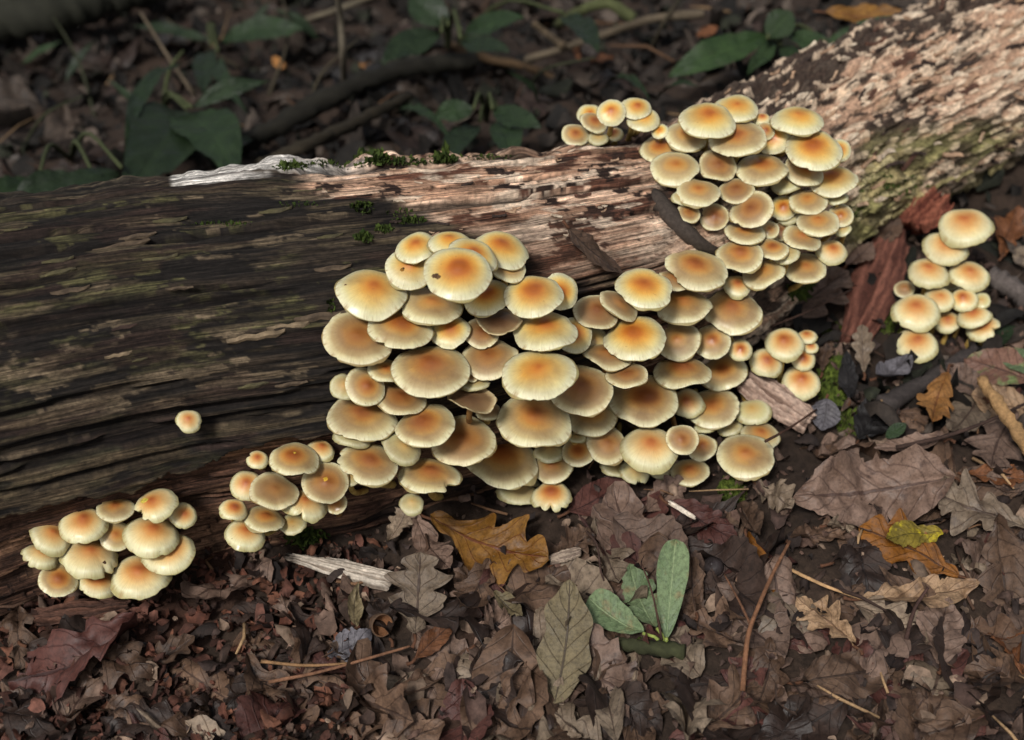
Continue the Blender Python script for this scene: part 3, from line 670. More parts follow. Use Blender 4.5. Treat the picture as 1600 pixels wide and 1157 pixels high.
def cap_build(rg, w, h, notches, kind):
    """radius 1 cap facing +z, x to the right as seen, y to the far side"""
    th = np.arange(NT)*2*math.pi/NT
    ir = rg.uniform(.6, 1.9)
    rr = 1+ir*(.024*np.sin(2*th+rg.uniform(0, 6))+.018*np.sin(3*th+rg.uniform(0, 6))+.012*np.sin(5*th+rg.uniform(0, 6))+.006*np.sin(11*th+rg.uniform(0, 6)))
    rr += (vn(np.cos(th)*7+rg.uniform(0, 90), np.sin(th)*7+9, 3)-.5)*.035
    lift = .05*np.sin(2*th+rg.uniform(0, 6))+.035*np.sin(3*th+rg.uniform(0, 6))+.02*np.sin(5*th+rg.uniform(0, 6))
    if not notches and kind in 'ytbp' and rg.random() < .4: notches = [(rg.uniform(200, 340), rg.uniform(.04, .08), rg.uniform(.03, .07))]
    for a, d, wd in notches:
        da = (th-R(a)+math.pi) % (2*math.pi)-math.pi
        k = np.exp(-np.abs(da/wd)**(2.5 if wd > .12 else 1.5))
        rr -= d*k*(.55+.8*vn(th*14, th*0+a, 5)); lift -= .25*d*k
    H = {'y': .23, 't': .19, 'b': .15, 'p': .34, 'g': .26, 'd': .08}[kind]*rg.uniform(.85, 1.15)
    um = rg.uniform(.02, .07); turn = {'y': .07, 't': .05, 'b': .03, 'p': .11, 'g': .07, 'd': -.10}[kind]
    wav = {'d': 1.8, 'b': 1.2}.get(kind, .8)*rg.uniform(.6, 1.7)
    ox, oy = rg.uniform(-.08, .08), rg.uniform(-.04, .1)                 # apex a little off centre
    def ring(r, dz=0.):
        k = sm(.3, 1., np.array(r))*1.0
        re = r*(1-(1-rr)*k)
        z = H*(1-re**2.1)+um*np.exp(-(re/.2)**2)-turn*sm(.8, 1.0, np.array(r))+wav*lift*r**2.5+dz
        z = z+.03*(vn(np.cos(th)*re*3+40*um*9, np.sin(th)*re*3+7, 9)-.5)
        f = (1-r)
        return np.stack([re*np.cos(th)+ox*f, re*np.sin(th)+oy*f, z], 1), re
    V, A, Fb = [], [], []
    def put(r, dz, rad=None):
        p, re = ring(r, dz); V.append(p); A.append(re if rad is None else np.full(NT, rad))
        Fb.append(np.stack([np.cos(th)*min(1, r*2.5), np.sin(th)*min(1, r*2.5), np.full(NT, r*.22)], 1))
    c, _ = ring(0.0); V.append(c.mean(0)[None]); A.append(np.zeros(1)); Fb.append(np.zeros((1, 3)))
    for r in RI[1:]: put(r, 0.)
    put(.995, -.035, 1.0); put(.96, -.06, .98)
    F = [(0, 1+k, 1+(k+1) % NT) for k in range(NT)]+[f_[::-1] for f_ in gridf(len(RI)+1, NT, True, 1)]
    cap = (np.concatenate(V), F, np.concatenate(A), np.concatenate(Fb))
    # gills: a ribbed cone from the rim in to the stem
    n2 = 96; t2 = np.arange(n2)*2*math.pi/n2; r2 = np.interp(t2, np.append(th, 2*math.pi), np.append(rr, rr[0])); l2 = np.interp(t2, np.append(th, 2*math.pi), np.append(lift, lift[0]))
    GV = []
    for r in (.965, .7, .4, .12):
        re = r*(1-(1-r2)*r)
        z = H*(1-re**2.1)*.62-turn*sm(.8, 1., np.array(r))+wav*l2*r**2.5-.055-.10*(1-r)-.022*(np.arange(n2) % 2)*min(1, (1-r)*4)
        GV.append(np.stack([re*np.cos(t2), re*np.sin(t2), z], 1))
    return cap, (np.concatenate(GV), gridf(4, n2, True)), H
caps = []
for key, (group, rx, ry, stand, tilt, txt) in CL.items():
    if key == 'D': d_ref = surf(1000, 235)[2]+.012
    else: d_ref = surf(rx, ry)[2]-stand
    for line in txt.strip().split("\n"):
        a, label = line.split("|"); t = a.split()
        caps.append(dict(key=key, group=group, cx=float(t[0]), cy=float(t[1]), w=float(t[2]), h=float(t[3]), rot=R(float(t[4])), pr=float(t[5]), kind=t[6],
                         nt=[] if t[7] == '-' else [tuple(float(q) for q in s_.split(":")) for s_ in t[7].split(",")], label=label.strip(), dref=d_ref, ry=ry, tilt=tilt))
def setup(c, i):
    rg = random.Random(1000+i)
    r = ray(c['cx'], c['cy']); v = r.normalized()
    q = min(max(c['h']/c['w'], .40), .92); al = math.acos(q)
    e1 = (RT-v*RT.dot(v)).normalized(); e2 = v.cross(e1); e2 = -e2 if e2.dot(UPV) < 0 else e2     # screen right / up, across the line of sight
    x = e1*math.cos(c['rot'])+e2*math.sin(c['rot']); y0 = e2*math.cos(c['rot'])-e1*math.sin(c['rot'])
    c['n'] = (-v)*math.cos(al)+y0*math.sin(al); c['x'] = x; c['y'] = c['n'].cross(x)
    c['cap'], c['gill'], c['H'] = cap_build(rg, c['w'], c['h'], c['nt'], c['kind'])
    rs = surf(c['cx'], c['cy'])[2]
    d = c['dref']-(c['ry']-c['cy'])/FPX*c['dref']*-math.tan(R(c['tilt'])) if c['tilt'] else c['dref']
    if c['key'] not in 'D':
        d = min(d, rs-(.034 if c['key'] in 'EI' else .016)) if c['key'] != 'H' else rs-.020
        d = max(d, rs-(.085 if hit_log(c['cx'], c['cy']) and rs == hit_log(c['cx'], c['cy'])[2] else .058))
    c['d'] = d
def capmat(c):
    # the disc's middle is set so that the rim's ellipse is centred on the pixel
    s = c['w']/2/FPX*c['d']; p = P(c['cx'], c['cy'], c['d'])
    M = Matrix(((c['x'].x, c['y'].x, c['n'].x), (c['x'].y, c['y'].y, c['n'].y), (c['x'].z, c['y'].z, c['n'].z))).to_4x4() @ Matrix.Scale(s, 4); M.translation = p
    return M, s
STEP = 4.0
def depthmap(c, d):
    """{cell: (nearest, farthest)} depth of the cap's skin over a grid of picture cells"""
    old = c['d']; c['d'] = d; M, s = capmat(c); c['d'] = old
    v = c['cap'][0]; w_ = v@np.array(M.to_3x3()).T+np.array(M.translation)
    qx, qy, qd = proj(w_)
    # fill between rings by adding midpoints
    ok = np.concatenate([np.stack([qx, qy, qd], 1), (np.stack([qx, qy, qd], 1)[1:]+np.stack([qx, qy, qd], 1)[:-1])/2])
    ii = np.floor(ok[:, 0]/STEP).astype(int); jj = np.floor(ok[:, 1]/STEP).astype(int); D = {}
    for a, b, z in zip(ii, jj, ok[:, 2]):
        k = (int(a), int(b)); o = D.get(k)
        D[k] = (z, z) if o is None else (min(o[0], z), max(o[1], z))
    return D
for i, c in enumerate(caps): setup(c, i)
for c in caps: c['dm'] = {k: (a-c['d'], b-c['d']) for k, (a, b) in depthmap(c, c['d']).items()}; c['d0'] = c['d']; c['far'] = surf(c['cx'], c['cy'])[2]-(.028 if c['key'] in 'EI' else .011)
order = sorted(caps, key=lambda c: c['cy']-c['pr']); pairs = []           # upper caps lie over lower ones: spread them until none cut
for i, a in enumerate(order):
    for b in order[i+1:]:
        if abs(a['cx']-b['cx']) > (a['w']+b['w'])*.55 or abs(a['cy']-b['cy']) > (a['w']+b['w'])*.55: continue
        ks = a['dm'].keys() & b['dm'].keys()
        if ks: pairs.append((a, b, max(a['dm'][k][1]-b['dm'][k][0] for k in ks)+.0006))
for it in range(160):
    for c in caps: c['d'] += (c['d0']-c['d'])*(.04 if it < 110 else 0)
    for a, b, g in pairs:
        v = a['d']+g-b['d']
        if v > 0:
            t = min(b['far'], b['d']+v*.6)
            if t > b['d']: v -= t-b['d']; b['d'] = t
            a['d'] -= max(0, v)
for c in caps: c['push'] = c['d0']-c['d']
gseed = 0
LF_ALL = LOGT
for i, c in enumerate(caps):
    M, s = capmat(c)
    apex = M @ Vector((0, 0, c['H']*.5)); n = c['n']
    # foot of the stem: on the log or the ground behind and below
    back = Vector((ray(c['cx'], c['cy']).x*.4+(CL[c['key']][1]-c['cx'])/900., 1, 0)).normalized()
    foot = None
    for kz in ((1.3, 1.9, .9, 3., .5) if surf(c['cx'], c['cy'])[0].z > .02 else (.5, .8, 1.2, .25, 1.8)):
        dv = (back-Vector((0, 0, kz))).normalized(); h = LOGT.ray_cast(apex, dv, .2)
        if h[0] is not None and c['key'] not in 'EI': foot = h[0]+dv*.004; break
    if foot is None:
        f0 = apex+(back*(.15 if c['key'] in 'EI' else .7)-Vector((0, 0, 1)))*max(.01, (apex.z-gz1(apex.x, apex.y)))*.95
        foot = Vector((f0.x, f0.y, gz1(f0.x, f0.y)-.003))
        h = LOGT.ray_cast(Vector((f0.x, f0.y, apex.z)), Vector((0, 0, -1)))
        if h[0] is not None and h[0].z > foot.z and h[0].z < apex.z: foot = h[0]-Vector((0, 0, .003))
    root = empty("mushroom", foot); tag(root, c['label'], "mushroom", c['group'])
    T = Matrix.Translation(-foot)
    v, f, ra, fb = c['cap']
    cap = obj("cap", mesh("cap", v*s, f, CAPM[c['kind']], attrs={'rad': ra, 'fib': fb}), root, T @ M @ Matrix.Scale(1/s, 4))
    gv, gf = c['gill']
    obj("gills", mesh("gills", gv*s, gf, MAT_GILL, False), cap)
    # stem
    p0 = M @ Vector((0, 0, c['H']*.55)); Ls = (p0-foot).length
    p1 = p0-n*min(Ls*.45, .02); p2 = foot+Vector((0, -.006, min(Ls*.15, .006)))
    pts = []
    for k in range(9):
        t = k/8; u_ = 1-t
        pts.append(p0*u_**3+p1*3*u_*u_*t+p2*3*u_*t*t+foot*t**3-foot)
    rs_ = max(.0016, min(.0034, s*.13))
    v, f = tube_vf(pts, [rs_*(.95+.3*(k/8)**2) for k in range(9)], 9, i, .06)
    obj("stem", mesh("stem", v, f, MAT_STEM2 if c['kind'] in 'bd' else MAT_STEM), root)
# marks on single caps: the bruise and the eaten hole are thin patches of dead flesh set on the cap
def cap_mark(idx, x, y, rad, colr, name):
    c = caps[idx]; M, s = capmat(c); tree = BVHTree.FromPolygons([Vector(p) for p in c['cap'][0]], c['cap'][1])
    rg = random.Random(idx*3+int(x*10)); V = []; F = []
    ro = [o for o in C.objects if o.get('label') == c['label']][0]; cap = [o for o in ro.children if o.name.startswith('cap')][0]
    rings = [0, .4, .75, 1.]; n = 14; wob = [1+rg.uniform(-.3, .3) for _ in range(n)]
    for q in rings:
        for k in range(n):
            a = 2*math.pi*k/n; X, Y = x+rad*q*wob[k]*math.cos(a), y+rad*q*wob[k]*math.sin(a)
            h = tree.ray_cast(Vector((X, Y, 2)), Vector((0, 0, -1))); z = h[0].z if h[0] is not None else 0
            V.append((X*s, Y*s, (z+.012*(1-q)+(.004 if q < 1 else -.004))*s))
    colr = np.array([np.array(colr)*(.7+.6*rg.random()) for _ in V])
    obj(name, mesh(name, V, gridf(len(rings), n, True), MAT_FRAG, col=colr), cap)
cap_mark(0, -.62, -.22, .10, L3(70, 50, 32), "bruise"); cap_mark(0, -.52, -.30, .07, L3(90, 66, 40), "bruise")
cap_mark(5, -.28, -.25, .10, L3(120, 84, 30), "eaten_hole"); cap_mark(5, -.24, -.20, .05, L3(40, 28, 16), "eaten_hole")
cap_mark(6, -.72, .0, .035, L3(70, 40, 24), "speck")
kG = [k for k, c in enumerate(caps) if c['key'] == 'G']
cap_mark(kG[1], .0, .12, .07, L3(196, 160, 60), "nipple"); cap_mark(kG[3], .0, .08, .12, L3(190, 150, 50), "knob")
kF = [k for k, c in enumerate(caps) if c['key'] == 'F']
cap_mark(kF[3], -.36, .2, .2, L3(206, 186, 80), "bare_flesh")
cap_mark(kF[8], .52, -.42, .07, L3(60, 40, 26), "bite")

# ------------------------------------------------------------------ leaves
def hw(shape, t, sd):
    if shape == 'oak':
        e = np.sin(np.pi*t**1.25)**.7; return e*(.60+.40*np.abs(np.cos(np.pi*(4.3*t-.1+.1*math.sin(sd))))**1.1)
    if shape == 'deepoak':
        e = np.sin(np.pi*t**1.2)**.65; return e*(.42+.58*np.abs(np.cos(np.pi*(3.4*t-.05+.1*math.sin(sd))))**1.2)
    if shape == 'obov': return (t**.75*(1-t)**.38)/.55
    if shape == 'lance': return np.sin(np.pi*t**.85)**1.1
    if shape == 'wavy': return np.sin(np.pi*t**.9)**.55*(.88+.12*np.cos(2*np.pi*2.6*t+.8))
    if shape == 'heart': return np.sin(np.pi*np.clip(t, 0, 1)**.55)**.8
    return np.sin(np.pi*t**.95)**.75*(1-.03*np.abs(np.sin(np.pi*22*t)))                     # oval
def leaf_vf(shape, L_, W_, sd, curl=.15, cup=.12, crum=.004, nt=40, ns=6, rag=.0, twist=.0):
    t = np.linspace(0, 1, nt)[:, None]; s = np.linspace(-1, 1, 2*ns+1)[None, :]
    le = hw(shape, t, sd); ri = hw(shape, np.clip(t+.035*math.sin(sd*3.1)*np.sin(np.pi*t), 0, 1), sd+1.)
    w = np.where(s < 0, le, ri)
    ed = np.where(s < 0, 0, 50)
    w = w*(1-rag*np.clip((fbm(t*14+sd, ed+0*t, int(sd)+3, 3)-.42)*3, 0, 1))*(1+.08*(vn(t*8, ed+3., int(sd))-.5))
    lobe = {'oak': .10, 'deepoak': .12}.get(shape, .03)
    x = s*w*W_/2; y = t*L_+lobe*L_*np.abs(s)*w*np.sin(np.pi*np.clip(t*1.05, 0, 1))
    x = x+.05*L_*math.sin(sd*2)*np.sin(np.pi*t)                            # the midrib is never quite straight
    n1 = fbm(x*38+sd*7, y*38+3*sd, 5, 3)-.5; n2 = fbm(x*110+sd*5, y*110+sd, 7, 3)-.5
    z = curl*L_*(t-.42)**2*1.6+cup*W_*s*s*w*(.6+.8*math.sin(sd*5)*(t-.5))+crum*(1.6*n1*np.abs(s)**.5*2+.8*n2)
    z = z+twist*x*(t-.3)*2-.0009*np.exp(-(s/.12)**2)
    z = z+.0006*np.cos(2*np.pi*7*(t-.2*np.abs(s)))*np.abs(s)*(W_/.04)
    V = np.stack([x+0*t, y+0*s, z+0*x], -1).reshape(-1, 3)
    uv = np.stack([s+0*t, t+0*s, 0*x], -1).reshape(-1, 3)
    return V, gridf(nt, 2*ns+1), uv
def frame(a, n):
    a = a.normalized(); n = (n-a*n.dot(a)).normalized(); x = a.cross(n)
    return Matrix(((x.x, a.x, n.x), (x.y, a.y, n.y), (x.z, a.z, n.z))).to_4x4()
heroes = []
def leaf(label, mat, base, tip, wpx, z0=.012, z1=.014, shape='oak', roll=0, curl=.12, cup=.1, crum=.005, rag=.12, stalk=.14, cat='leaf', group=None, on=None, sd=None, face=.45, name="fallen_leaf", twist=0., parent=None):
    sd = sd if sd is not None else (base[0]*.013+tip[1]*.017) % 20
    if on == 'log':
        p, n0, _ = surf(*base); q, n1, _ = surf(*tip); p = p+n0*z0; q = q+n1*z1; up = (n0+n1)
    else:
        p = G(*base, max(.004, z0-.003)); q = G(*tip, max(.005, z1-.003)); up = Vector((0, 0, 1-face))-ray(*base).normalized()*face
    a = q-p; L_ = a.length; d = (p-CAM).dot(FWD); W_ = wpx/FPX*d
    up = Matrix.Rotation(R(roll), 4, a.normalized()).to_3x3() @ up
    M = frame(a, up); M.translation = p
    v, f, uv = leaf_vf(shape, L_, W_, sd, curl, cup, crum, rag=rag, twist=twist)
    o = obj(name, mesh(name, v, f, LEAFM[mat], attrs={'luv': uv}), parent, M)
    if parent is None: tag(o, label, cat, group)
    if stalk:
        sv, sf = tube_vf(spline([(0, L_*.02, 0), (.01*L_, -stalk*L_*.5, .02*L_), (-.02*L_, -stalk*L_, .03*L_*math.sin(sd))], 7), [.0011, .001, .0009, .0009, .0009, .001, .0013], 6, int(sd*10))
        obj("stalk", mesh("stalk", sv, sf, MAT_TWIG, col=np.broadcast_to(L3(84, 56, 40), sv.shape)), o)
    heroes.append(((base[0]+tip[0])/2, (base[1]+tip[1])/2, math.hypot(tip[0]-base[0], tip[1]-base[1])/2, wpx/2))
    return o
leaf("golden brown lobed oak leaf lying below the big mushroom clump", 'gold', (676, 812), (858, 876), 122, .014, .02, 'deepoak', 0, .1, .08, .006)
leaf("pinkish grey oak leaf tucked between the golden one and the grey one", 'pink', (648, 806), (706, 896), 62, .010, .016, 'oak')
leaf("grey-tan lobed oak leaf with its stalk pointing towards the camera, by the white wood", 'grey', (648, 994), (657, 868), 116, .016, .03, 'deepoak', 0, .12, .06, .005)
leaf("long olive-tan leaf with wavy edges and dark midrib, upright at the bottom edge", 'olive', (866, 1100), (890, 906), 92, .012, .040, 'wavy', 0, .05, .04, .003, 0, 0, face=.8)
leaf("slim olive-brown leaf standing on edge left of the acorn cup", 'olive', (556, 982), (557, 912), 30, .012, .016, 'lance', 30, .2, .3)
leaf("pale silvery grey leaf with torn rim at the bottom left of the acorn cup", 'ash', (513, 1028), (580, 984), 54, .012, .016, 'oval', 0, .2, .15, .008, .35)
leaf("narrow rusty leaf slanting below the grey-tan lobed one", 'rust', (648, 1030), (716, 966), 36, .011, .014, 'lance', 15)
leaf("small greenish grey leaf bit right of the grey-tan lobed leaf", 'olive', (774, 930), (818, 966), 32, .011, .012, 'oval', 0, .2, .2, .006, .4, 0)
leaf("large smooth maroon leaf in shade under the lowest ragged mushroom", 'maroon', (888, 800), (986, 742), 62, .008, .010, 'oval', 0, .1, .1, .004, .05)
leaf("dull pink oak leaf in front of the right clump's lowest caps", 'pink', (1004, 806), (1068, 756), 56, .008, .010, 'oak')
leaf("dark purplish leaf lying flat with a pale splinter on it", 'maroon', (1046, 788), (1156, 850), 64, .012, .014, 'oval', 0, .05, .05, .005, .3)
leaf("rusty yellow leaf standing behind the forked twig", 'amber', (1168, 840), (1204, 934), 58, .018, .010, 'oak', 0, .1, .15, .008, .3)
leaf("crinkled grey leaf in front of the big lone domed mushroom", 'grey', (1182, 756), (1240, 806), 52, .012, .012, 'oak', 0, .3, .2, .012, .3)
leaf("very large pinkish-brown leaf with ragged rim at the right, widest leaf of the litter", 'pink', (1478, 752), (1236, 780), 142, .022, .018, 'oval', -12, .2, .2, .016, .28, .1)
leaf("narrow pinkish-brown leaf folded behind the very large pinkish one", 'pink', (1476, 690), (1366, 706), 46, .018, .016, 'oval', 20, .2, .3)
leaf("amber brown oak leaf with the yellow blotched leaf lying on it", 'amber', (1500, 902), (1340, 826), 104, .012, .014, 'deepoak', 0, .06, .06, .004)
leaf("small torn leaf blotched bright yellow on top of the amber leaf", 'yellow', (1474, 832), (1380, 846), 50, .021, .023, 'oval', 0, .1, .05, .004, .35, .05)
leaf("tan spotted oak leaf with frayed lobes above the amber leaf", 'grey', (1606, 826), (1450, 772), 112, .018, .022, 'deepoak', 0, .1, .1, .007, .25)
leaf("light tan crumpled leaf with a small hole below the amber leaf", 'tan', (1344, 936), (1526, 916), 66, .013, .013, 'oval', 0, .1, .12, .012, .35)
leaf("light tan crumpled leaf in front of the dark nut", 'tan', (1336, 1012), (1244, 936), 80, .013, .015, 'oak', 0, .15, .15, .014, .4)
leaf("broad mauve-grey leaf below the light crumpled ones", 'pink', (1470, 1040), (1482, 938), 84, .012, .016, 'oval', 0, .1, .1, .008, .2)
leaf("wide brown leaf at the bottom edge right of the forked twig", 'brown', (1250, 1066), (1402, 1034), 84, .012, .014, 'oval', 0, .1, .1, .01, .2)
leaf("chestnut oak leaf with rounded lobes at the right edge", 'pink', (1584, 648), (1546, 738), 92, .020, .016, 'deepoak', 0, .1, .08, .004)
leaf("bright orange-tan leaf with crinkled margin standing out at the right", 'orange', (1482, 580), (1454, 672), 62, .026, .018, 'oak', 0, .1, .1, .006, .1)
leaf("greyish tan leaf lying beneath the bright orange-tan one", 'grey', (1534, 606), (1478, 682), 62, .012, .012, 'oval')
leaf("pale tan leaf under the broken stick at the right edge", 'tan', (1612, 640), (1516, 618), 76, .014, .016, 'oval')
leaf("brown leaf with a green patch at the right edge", 'patch', (1610, 596), (1506, 562), 78, .026, .022, 'oval', 0, .12, .12, .004, .05)
leaf("dusky pink leaf left of the one with the green patch", 'pink', (1536, 622), (1470, 572), 54, .016, .016, 'oval', 0, .1, .1)
leaf("curled ash grey leaf below the ragged mushroom of the right clump", 'ash', (1368, 592), (1424, 562), 44, .018, .024, 'oval', -20, .5, .5, .004)
leaf("ash grey pointed leaf at the lower end of the grey bark chunk", 'ash', (1292, 624), (1284, 674), 50, .020, .014, 'oval', 0, .2, .2, .003)
leaf("blackened upright leaf beside the moss mound", 'black', (1326, 624), (1322, 550), 36, .012, .024, 'oval', 20)
leaf("large blackened leaf in the hollow right of the ash grey pointed one", 'black', (1340, 690), (1396, 622), 66, .010, .012, 'oval')
leaf("little pale oak leaf hanging above the ash grey pair", 'grey', (1350, 584), (1346, 512), 38, .016, .028, 'oak', 0, .2, .2)
leaf("pinkish oak leaf with clear lobes right of the upper clump's tail", 'pink', (1214, 508), (1326, 424), 96, .016, .030, 'deepoak', 0, .05, .05, .003, .05, .3)
leaf("small smooth pinkish leaf against the log above the reddish bark slab", 'pink', (1322, 416), (1364, 378), 42, .024, .032, 'oval')
leaf("small brown leaf squeezed right of the little mushroom group", 'brown', (1284, 584), (1296, 536), 28, .010, .016, 'oak')
leaf("brown leaf leaning on the log over the reddish bark slab", 'brown', (1372, 384), (1402, 334), 40, .024, .034, 'oval')
leaf("rust orange leaf at the right edge beside the far right clump", 'rust', (1566, 398), (1590, 330), 58, .018, .028, 'oak', 0, .2, .15, .008)
leaf("fawn leaf end at the right edge under the rust orange leaf", 'grey', (1616, 412), (1584, 390), 32, .016, .018, 'oval')
leaf("dark green ribbed leaf below the torn mushroom of the right clump", 'bgreen', (1512, 562), (1584, 514), 44, .007, .010, 'oval', 0, .1, .2, .002, .05)
leaf("bright little green leaf bit among brown leaves at the right", 'dgreen', (1384, 684), (1416, 662), 22, .024, .024, 'oval', 0, .1, .1, .001, 0, 0)
leaf("brown withered leaf hanging on the log between the two main clumps", 'brown', (876, 370), (968, 466), 58, .010, .016, 'oval', 0, .08, .15, .004, .1, .1, on='log')
leaf("brown leaf lying on the ground at the front left under the lower left clump", 'brown', (200, 1040), (300, 1000), 56, .010, .012, 'oak', 0, .1, .1, .01, .3)
leaf("dark brown leaf near the bottom left corner of the scene", 'dark', (40, 1010), (130, 1050), 60, .010, .010, 'oval', 0, .1, .1, .01, .3)
leaf("mauve crumpled leaf left of the silvery grey one", 'pink', (470, 990), (440, 930), 44, .010, .012, 'oak', 0, .2, .2, .012, .4)
leaf("tan crinkled leaf close under the lone small cap", 'grey', (606, 850), (640, 790), 48, .010, .016, 'oak', 0, .2, .2, .012, .3)
leaf("grey crumpled leaf right of the golden brown oak leaf", 'brown', (866, 880), (930, 836), 56, .011, .013, 'oak', 0, .2, .2, .014, .4)
leaf("chocolate brown curled leaf beside the grey-green seedling", 'brown', (1088, 960), (1080, 890), 52, .011, .013, 'oval', 0, .3, .3, .012, .3)
leaf("mauve leaf with torn tip right of the olive-tan upright leaf", 'pink', (740, 1010), (800, 960), 56, .010, .012, 'oak', 0, .2, .2, .012, .35)
leaf("dark brown leaf near the acorn cup, partly under the grey-tan oak leaf", 'dark', (610, 1000), (580, 930), 50, .008, .009, 'oval', 0, .2, .2, .01, .2)
leaf("cinnamon brown leaf at the bottom right corner", 'rust', (1600, 1050), (1560, 980), 62, .012, .012, 'oak', 0, .15, .15, .01, .3)
leaf("mauve-brown wide leaf right of the tan spotted oak leaf", 'pink', (1610, 760), (1540, 746), 46, .012, .012, 'oval')
leaf("drab brown oak leaf under the chestnut one at the right edge", 'rust', (1510, 742), (1600, 752), 50, .010, .010, 'oak')
leaf("brown curled leaf in front of the mossy spot by the domed mushroom", 'brown', (1160, 800), (1190, 850), 40, .012, .012, 'oval', 0, .4, .5, .01, .2)
leaf("dark wet leaf between the large pinkish leaf and the amber leaf", 'dark', (1300, 880), (1400, 846), 50, .009, .009, 'oval', 0, .1, .1, .008)
leaf("brown leaf directly left of the amber oak leaf", 'brown', (1230, 846), (1320, 822), 56, .011, .011, 'oak', 0, .2, .2, .012, .3)
leaf("taupe oak leaf between the large pinkish leaf and the log bits", 'grey', (1290, 822), (1340, 812), 40, .015, .013, 'oak', 0, .2, .2, .01, .2)
# the seedling: a grey-green plant on a mossy twig
sroot = empty("oak_seedling", G(1041, 1012, .004)); tag(sroot, "little grey-green seedling with three spotted leaves on a mossy twig at the front", "seedling")
bpy.context.view_layer.update()
def sleaf(base, tip, w, z0, z1, mat, shape, **k):
    o = leaf("", mat, base, tip, w, z0, z1, shape, parent=sroot, stalk=0, name="leaf", **k); o.matrix_basis = Matrix.Translation(-sroot.location) @ o.matrix_basis; return o
sleaf((1041, 1000), (1056, 842), 56, .008, .050, 'green', 'obov', face=.85, curl=.05, cup=.12, crum=.001, rag=0)
sleaf((1006, 990), (920, 938), 66, .012, .020, 'green', 'obov', curl=.2, cup=.15, crum=.002, rag=.0)
sleaf((1026, 984), (984, 884), 64, .008, .018, 'green', 'oval', face=.6, curl=.1, cup=.2, crum=.006, rag=.45)
for a, b_ in (((1041, 1012), (1041, 998)), ((1041, 1012), (1004, 990)), ((1041, 1012), (1026, 982))):
    p, q = G(*a, .004)-sroot.location, G(*b_, .012)-sroot.location
    v, f = tube_vf([p, (p+q)/2+Vector((0, 0, .003)), q], [.0013, .001, .0009], 6)
    obj("stem", mesh("stem", v, f, MAT_MOSS, col=np.broadcast_to(L3(128, 140, 70), v.shape)), sroot)

# ------------------------------------------------------------------ sticks, bark and nuts on the ground
def stick(label, name, cat, pts, wpx, colr, n=22, ends=(1., .6), rough=.15, on=None, group=None, nseg=9, mat=None):
    W3 = []
    for px, py, z in pts:
        if on == 'log': s_ = surf(px, py); W3.append(s_[0]+s_[1]*z)
        else: W3.append(G(px, py, z))
    o0 = W3[0]; W3 = [p-o0 for p in W3]; d = (o0-CAM).dot(FWD); r0 = wpx/2/FPX*d
    v, f = tube_vf(spline(W3, n), [r0*(ends[0]+(ends[1]-ends[0])*k/(n-1)) for k in range(n)], nseg, int(pts[0][0]), rough)
    cc = np.array(colr)[None]*(.7+.6*vn(v[:, 0]*300, v[:, 1]*300+v[:, 2]*200, 4))[:, None]
    o = obj(name, mesh(name, v, f, mat or MAT_TWIG, col=cc), None, Matrix.Translation(o0))
    return tag(o, label, cat, group) if label else o
def slab(label, name, cat, base, tip, wpx, thick, z0, z1, c0, c1, ridges=5, roll=0, seed=0, taper=(.6, 1, .5), amp=.35, up=None):
    """a split piece of wood: ridged along its length, ragged ends"""
    p, q = G(*base, z0), G(*tip, z1); a = q-p; L_ = a.length; W_ = wpx/FPX*(p-CAM).dot(FWD)
    n = up or Vector((0, 0, .6))-ray(*base).normalized()*.5
    n = Matrix.Rotation(R(roll), 4, a.normalized()).to_3x3() @ n; M = frame(a, n); M.translation = p
    nt, ns = 60, 26; t = np.linspace(0, 1, nt)[:, None]; k = np.arange(2*ns)[None, :]
    top = k < ns; s = np.where(top, -1+2*k/(ns-1), 1-2*(k-ns)/(ns-1))
    w = np.interp(t, [0, .5, 1], taper)*(1+.25*(fbm(t*9+seed, s*.0+np.where(s > 0, 5, 9), seed, 3)-.5))
    x = s*w*W_/2; y = t*L_+(fbm(s*5+seed, t*0+np.round(t), seed+1, 3)-.5)*L_*.22*np.abs(2*t-1)**6
    rel = fbm(s*ridges+seed, t*2.2, seed+2, 4)*.7+fbm(s*ridges*3, t*8, seed+3, 3)*.3
    z = np.where(top, thick*(1-s**4)*.5+thick*amp*2*(rel-.5), -thick*.5*(1-s**4)+thick*.3*(rel-.5))
    V = np.stack([x+0*t, y+0*s, z+0*x], -1).reshape(-1, 3)
    c = np.array(c0)+(np.array(c1)-np.array(c0))*sm(.35, .65, rel+0*t)[..., None]; c = c*(.6+.8*fbm(s*14+seed, t*26, seed+6, 3))[..., None]
    f = gridf(nt, 2*ns, True)+[tuple(range(2*ns))[::-1], tuple(range((nt-1)*2*ns, nt*2*ns))]
    o = obj(name, mesh(name, V, f, MAT_WOOD, col=c.reshape(-1, 3)), None, M); tag(o, label, cat)
    heroes.append(((base[0]+tip[0])/2, (base[1]+tip[1])/2, math.hypot(tip[0]-base[0], tip[1]-base[1])/2, wpx/2)); return o
slab("weathered whitish splinter of wood lying below the clump under the bark edge", "wood_splinter", "wood", (456, 872), (606, 908), 33, .006, .009, .009, L3(122, 110, 98), L3(184, 173, 159), 6, 0, 3, (.35, .95, 1.05), .5)
slab("rough grey-brown chunk of bark leaning beside the right clump", "bark_chunk", "bark", (1168, 596), (1264, 662), 56, .010, .030, .012, L3(112, 90, 78), L3(172, 148, 132), 7, 0, 5, (.9, 1, .75), .7)
slab("long reddish brown slab of bark leaning right of the pinkish oak leaf", "bark_slab", "bark", (1334, 536), (1398, 366), 86, .009, .004, .018, L3(72, 42, 34), L3(124, 80, 66), 5, 0, 8, (.55, 1, .7), .45)
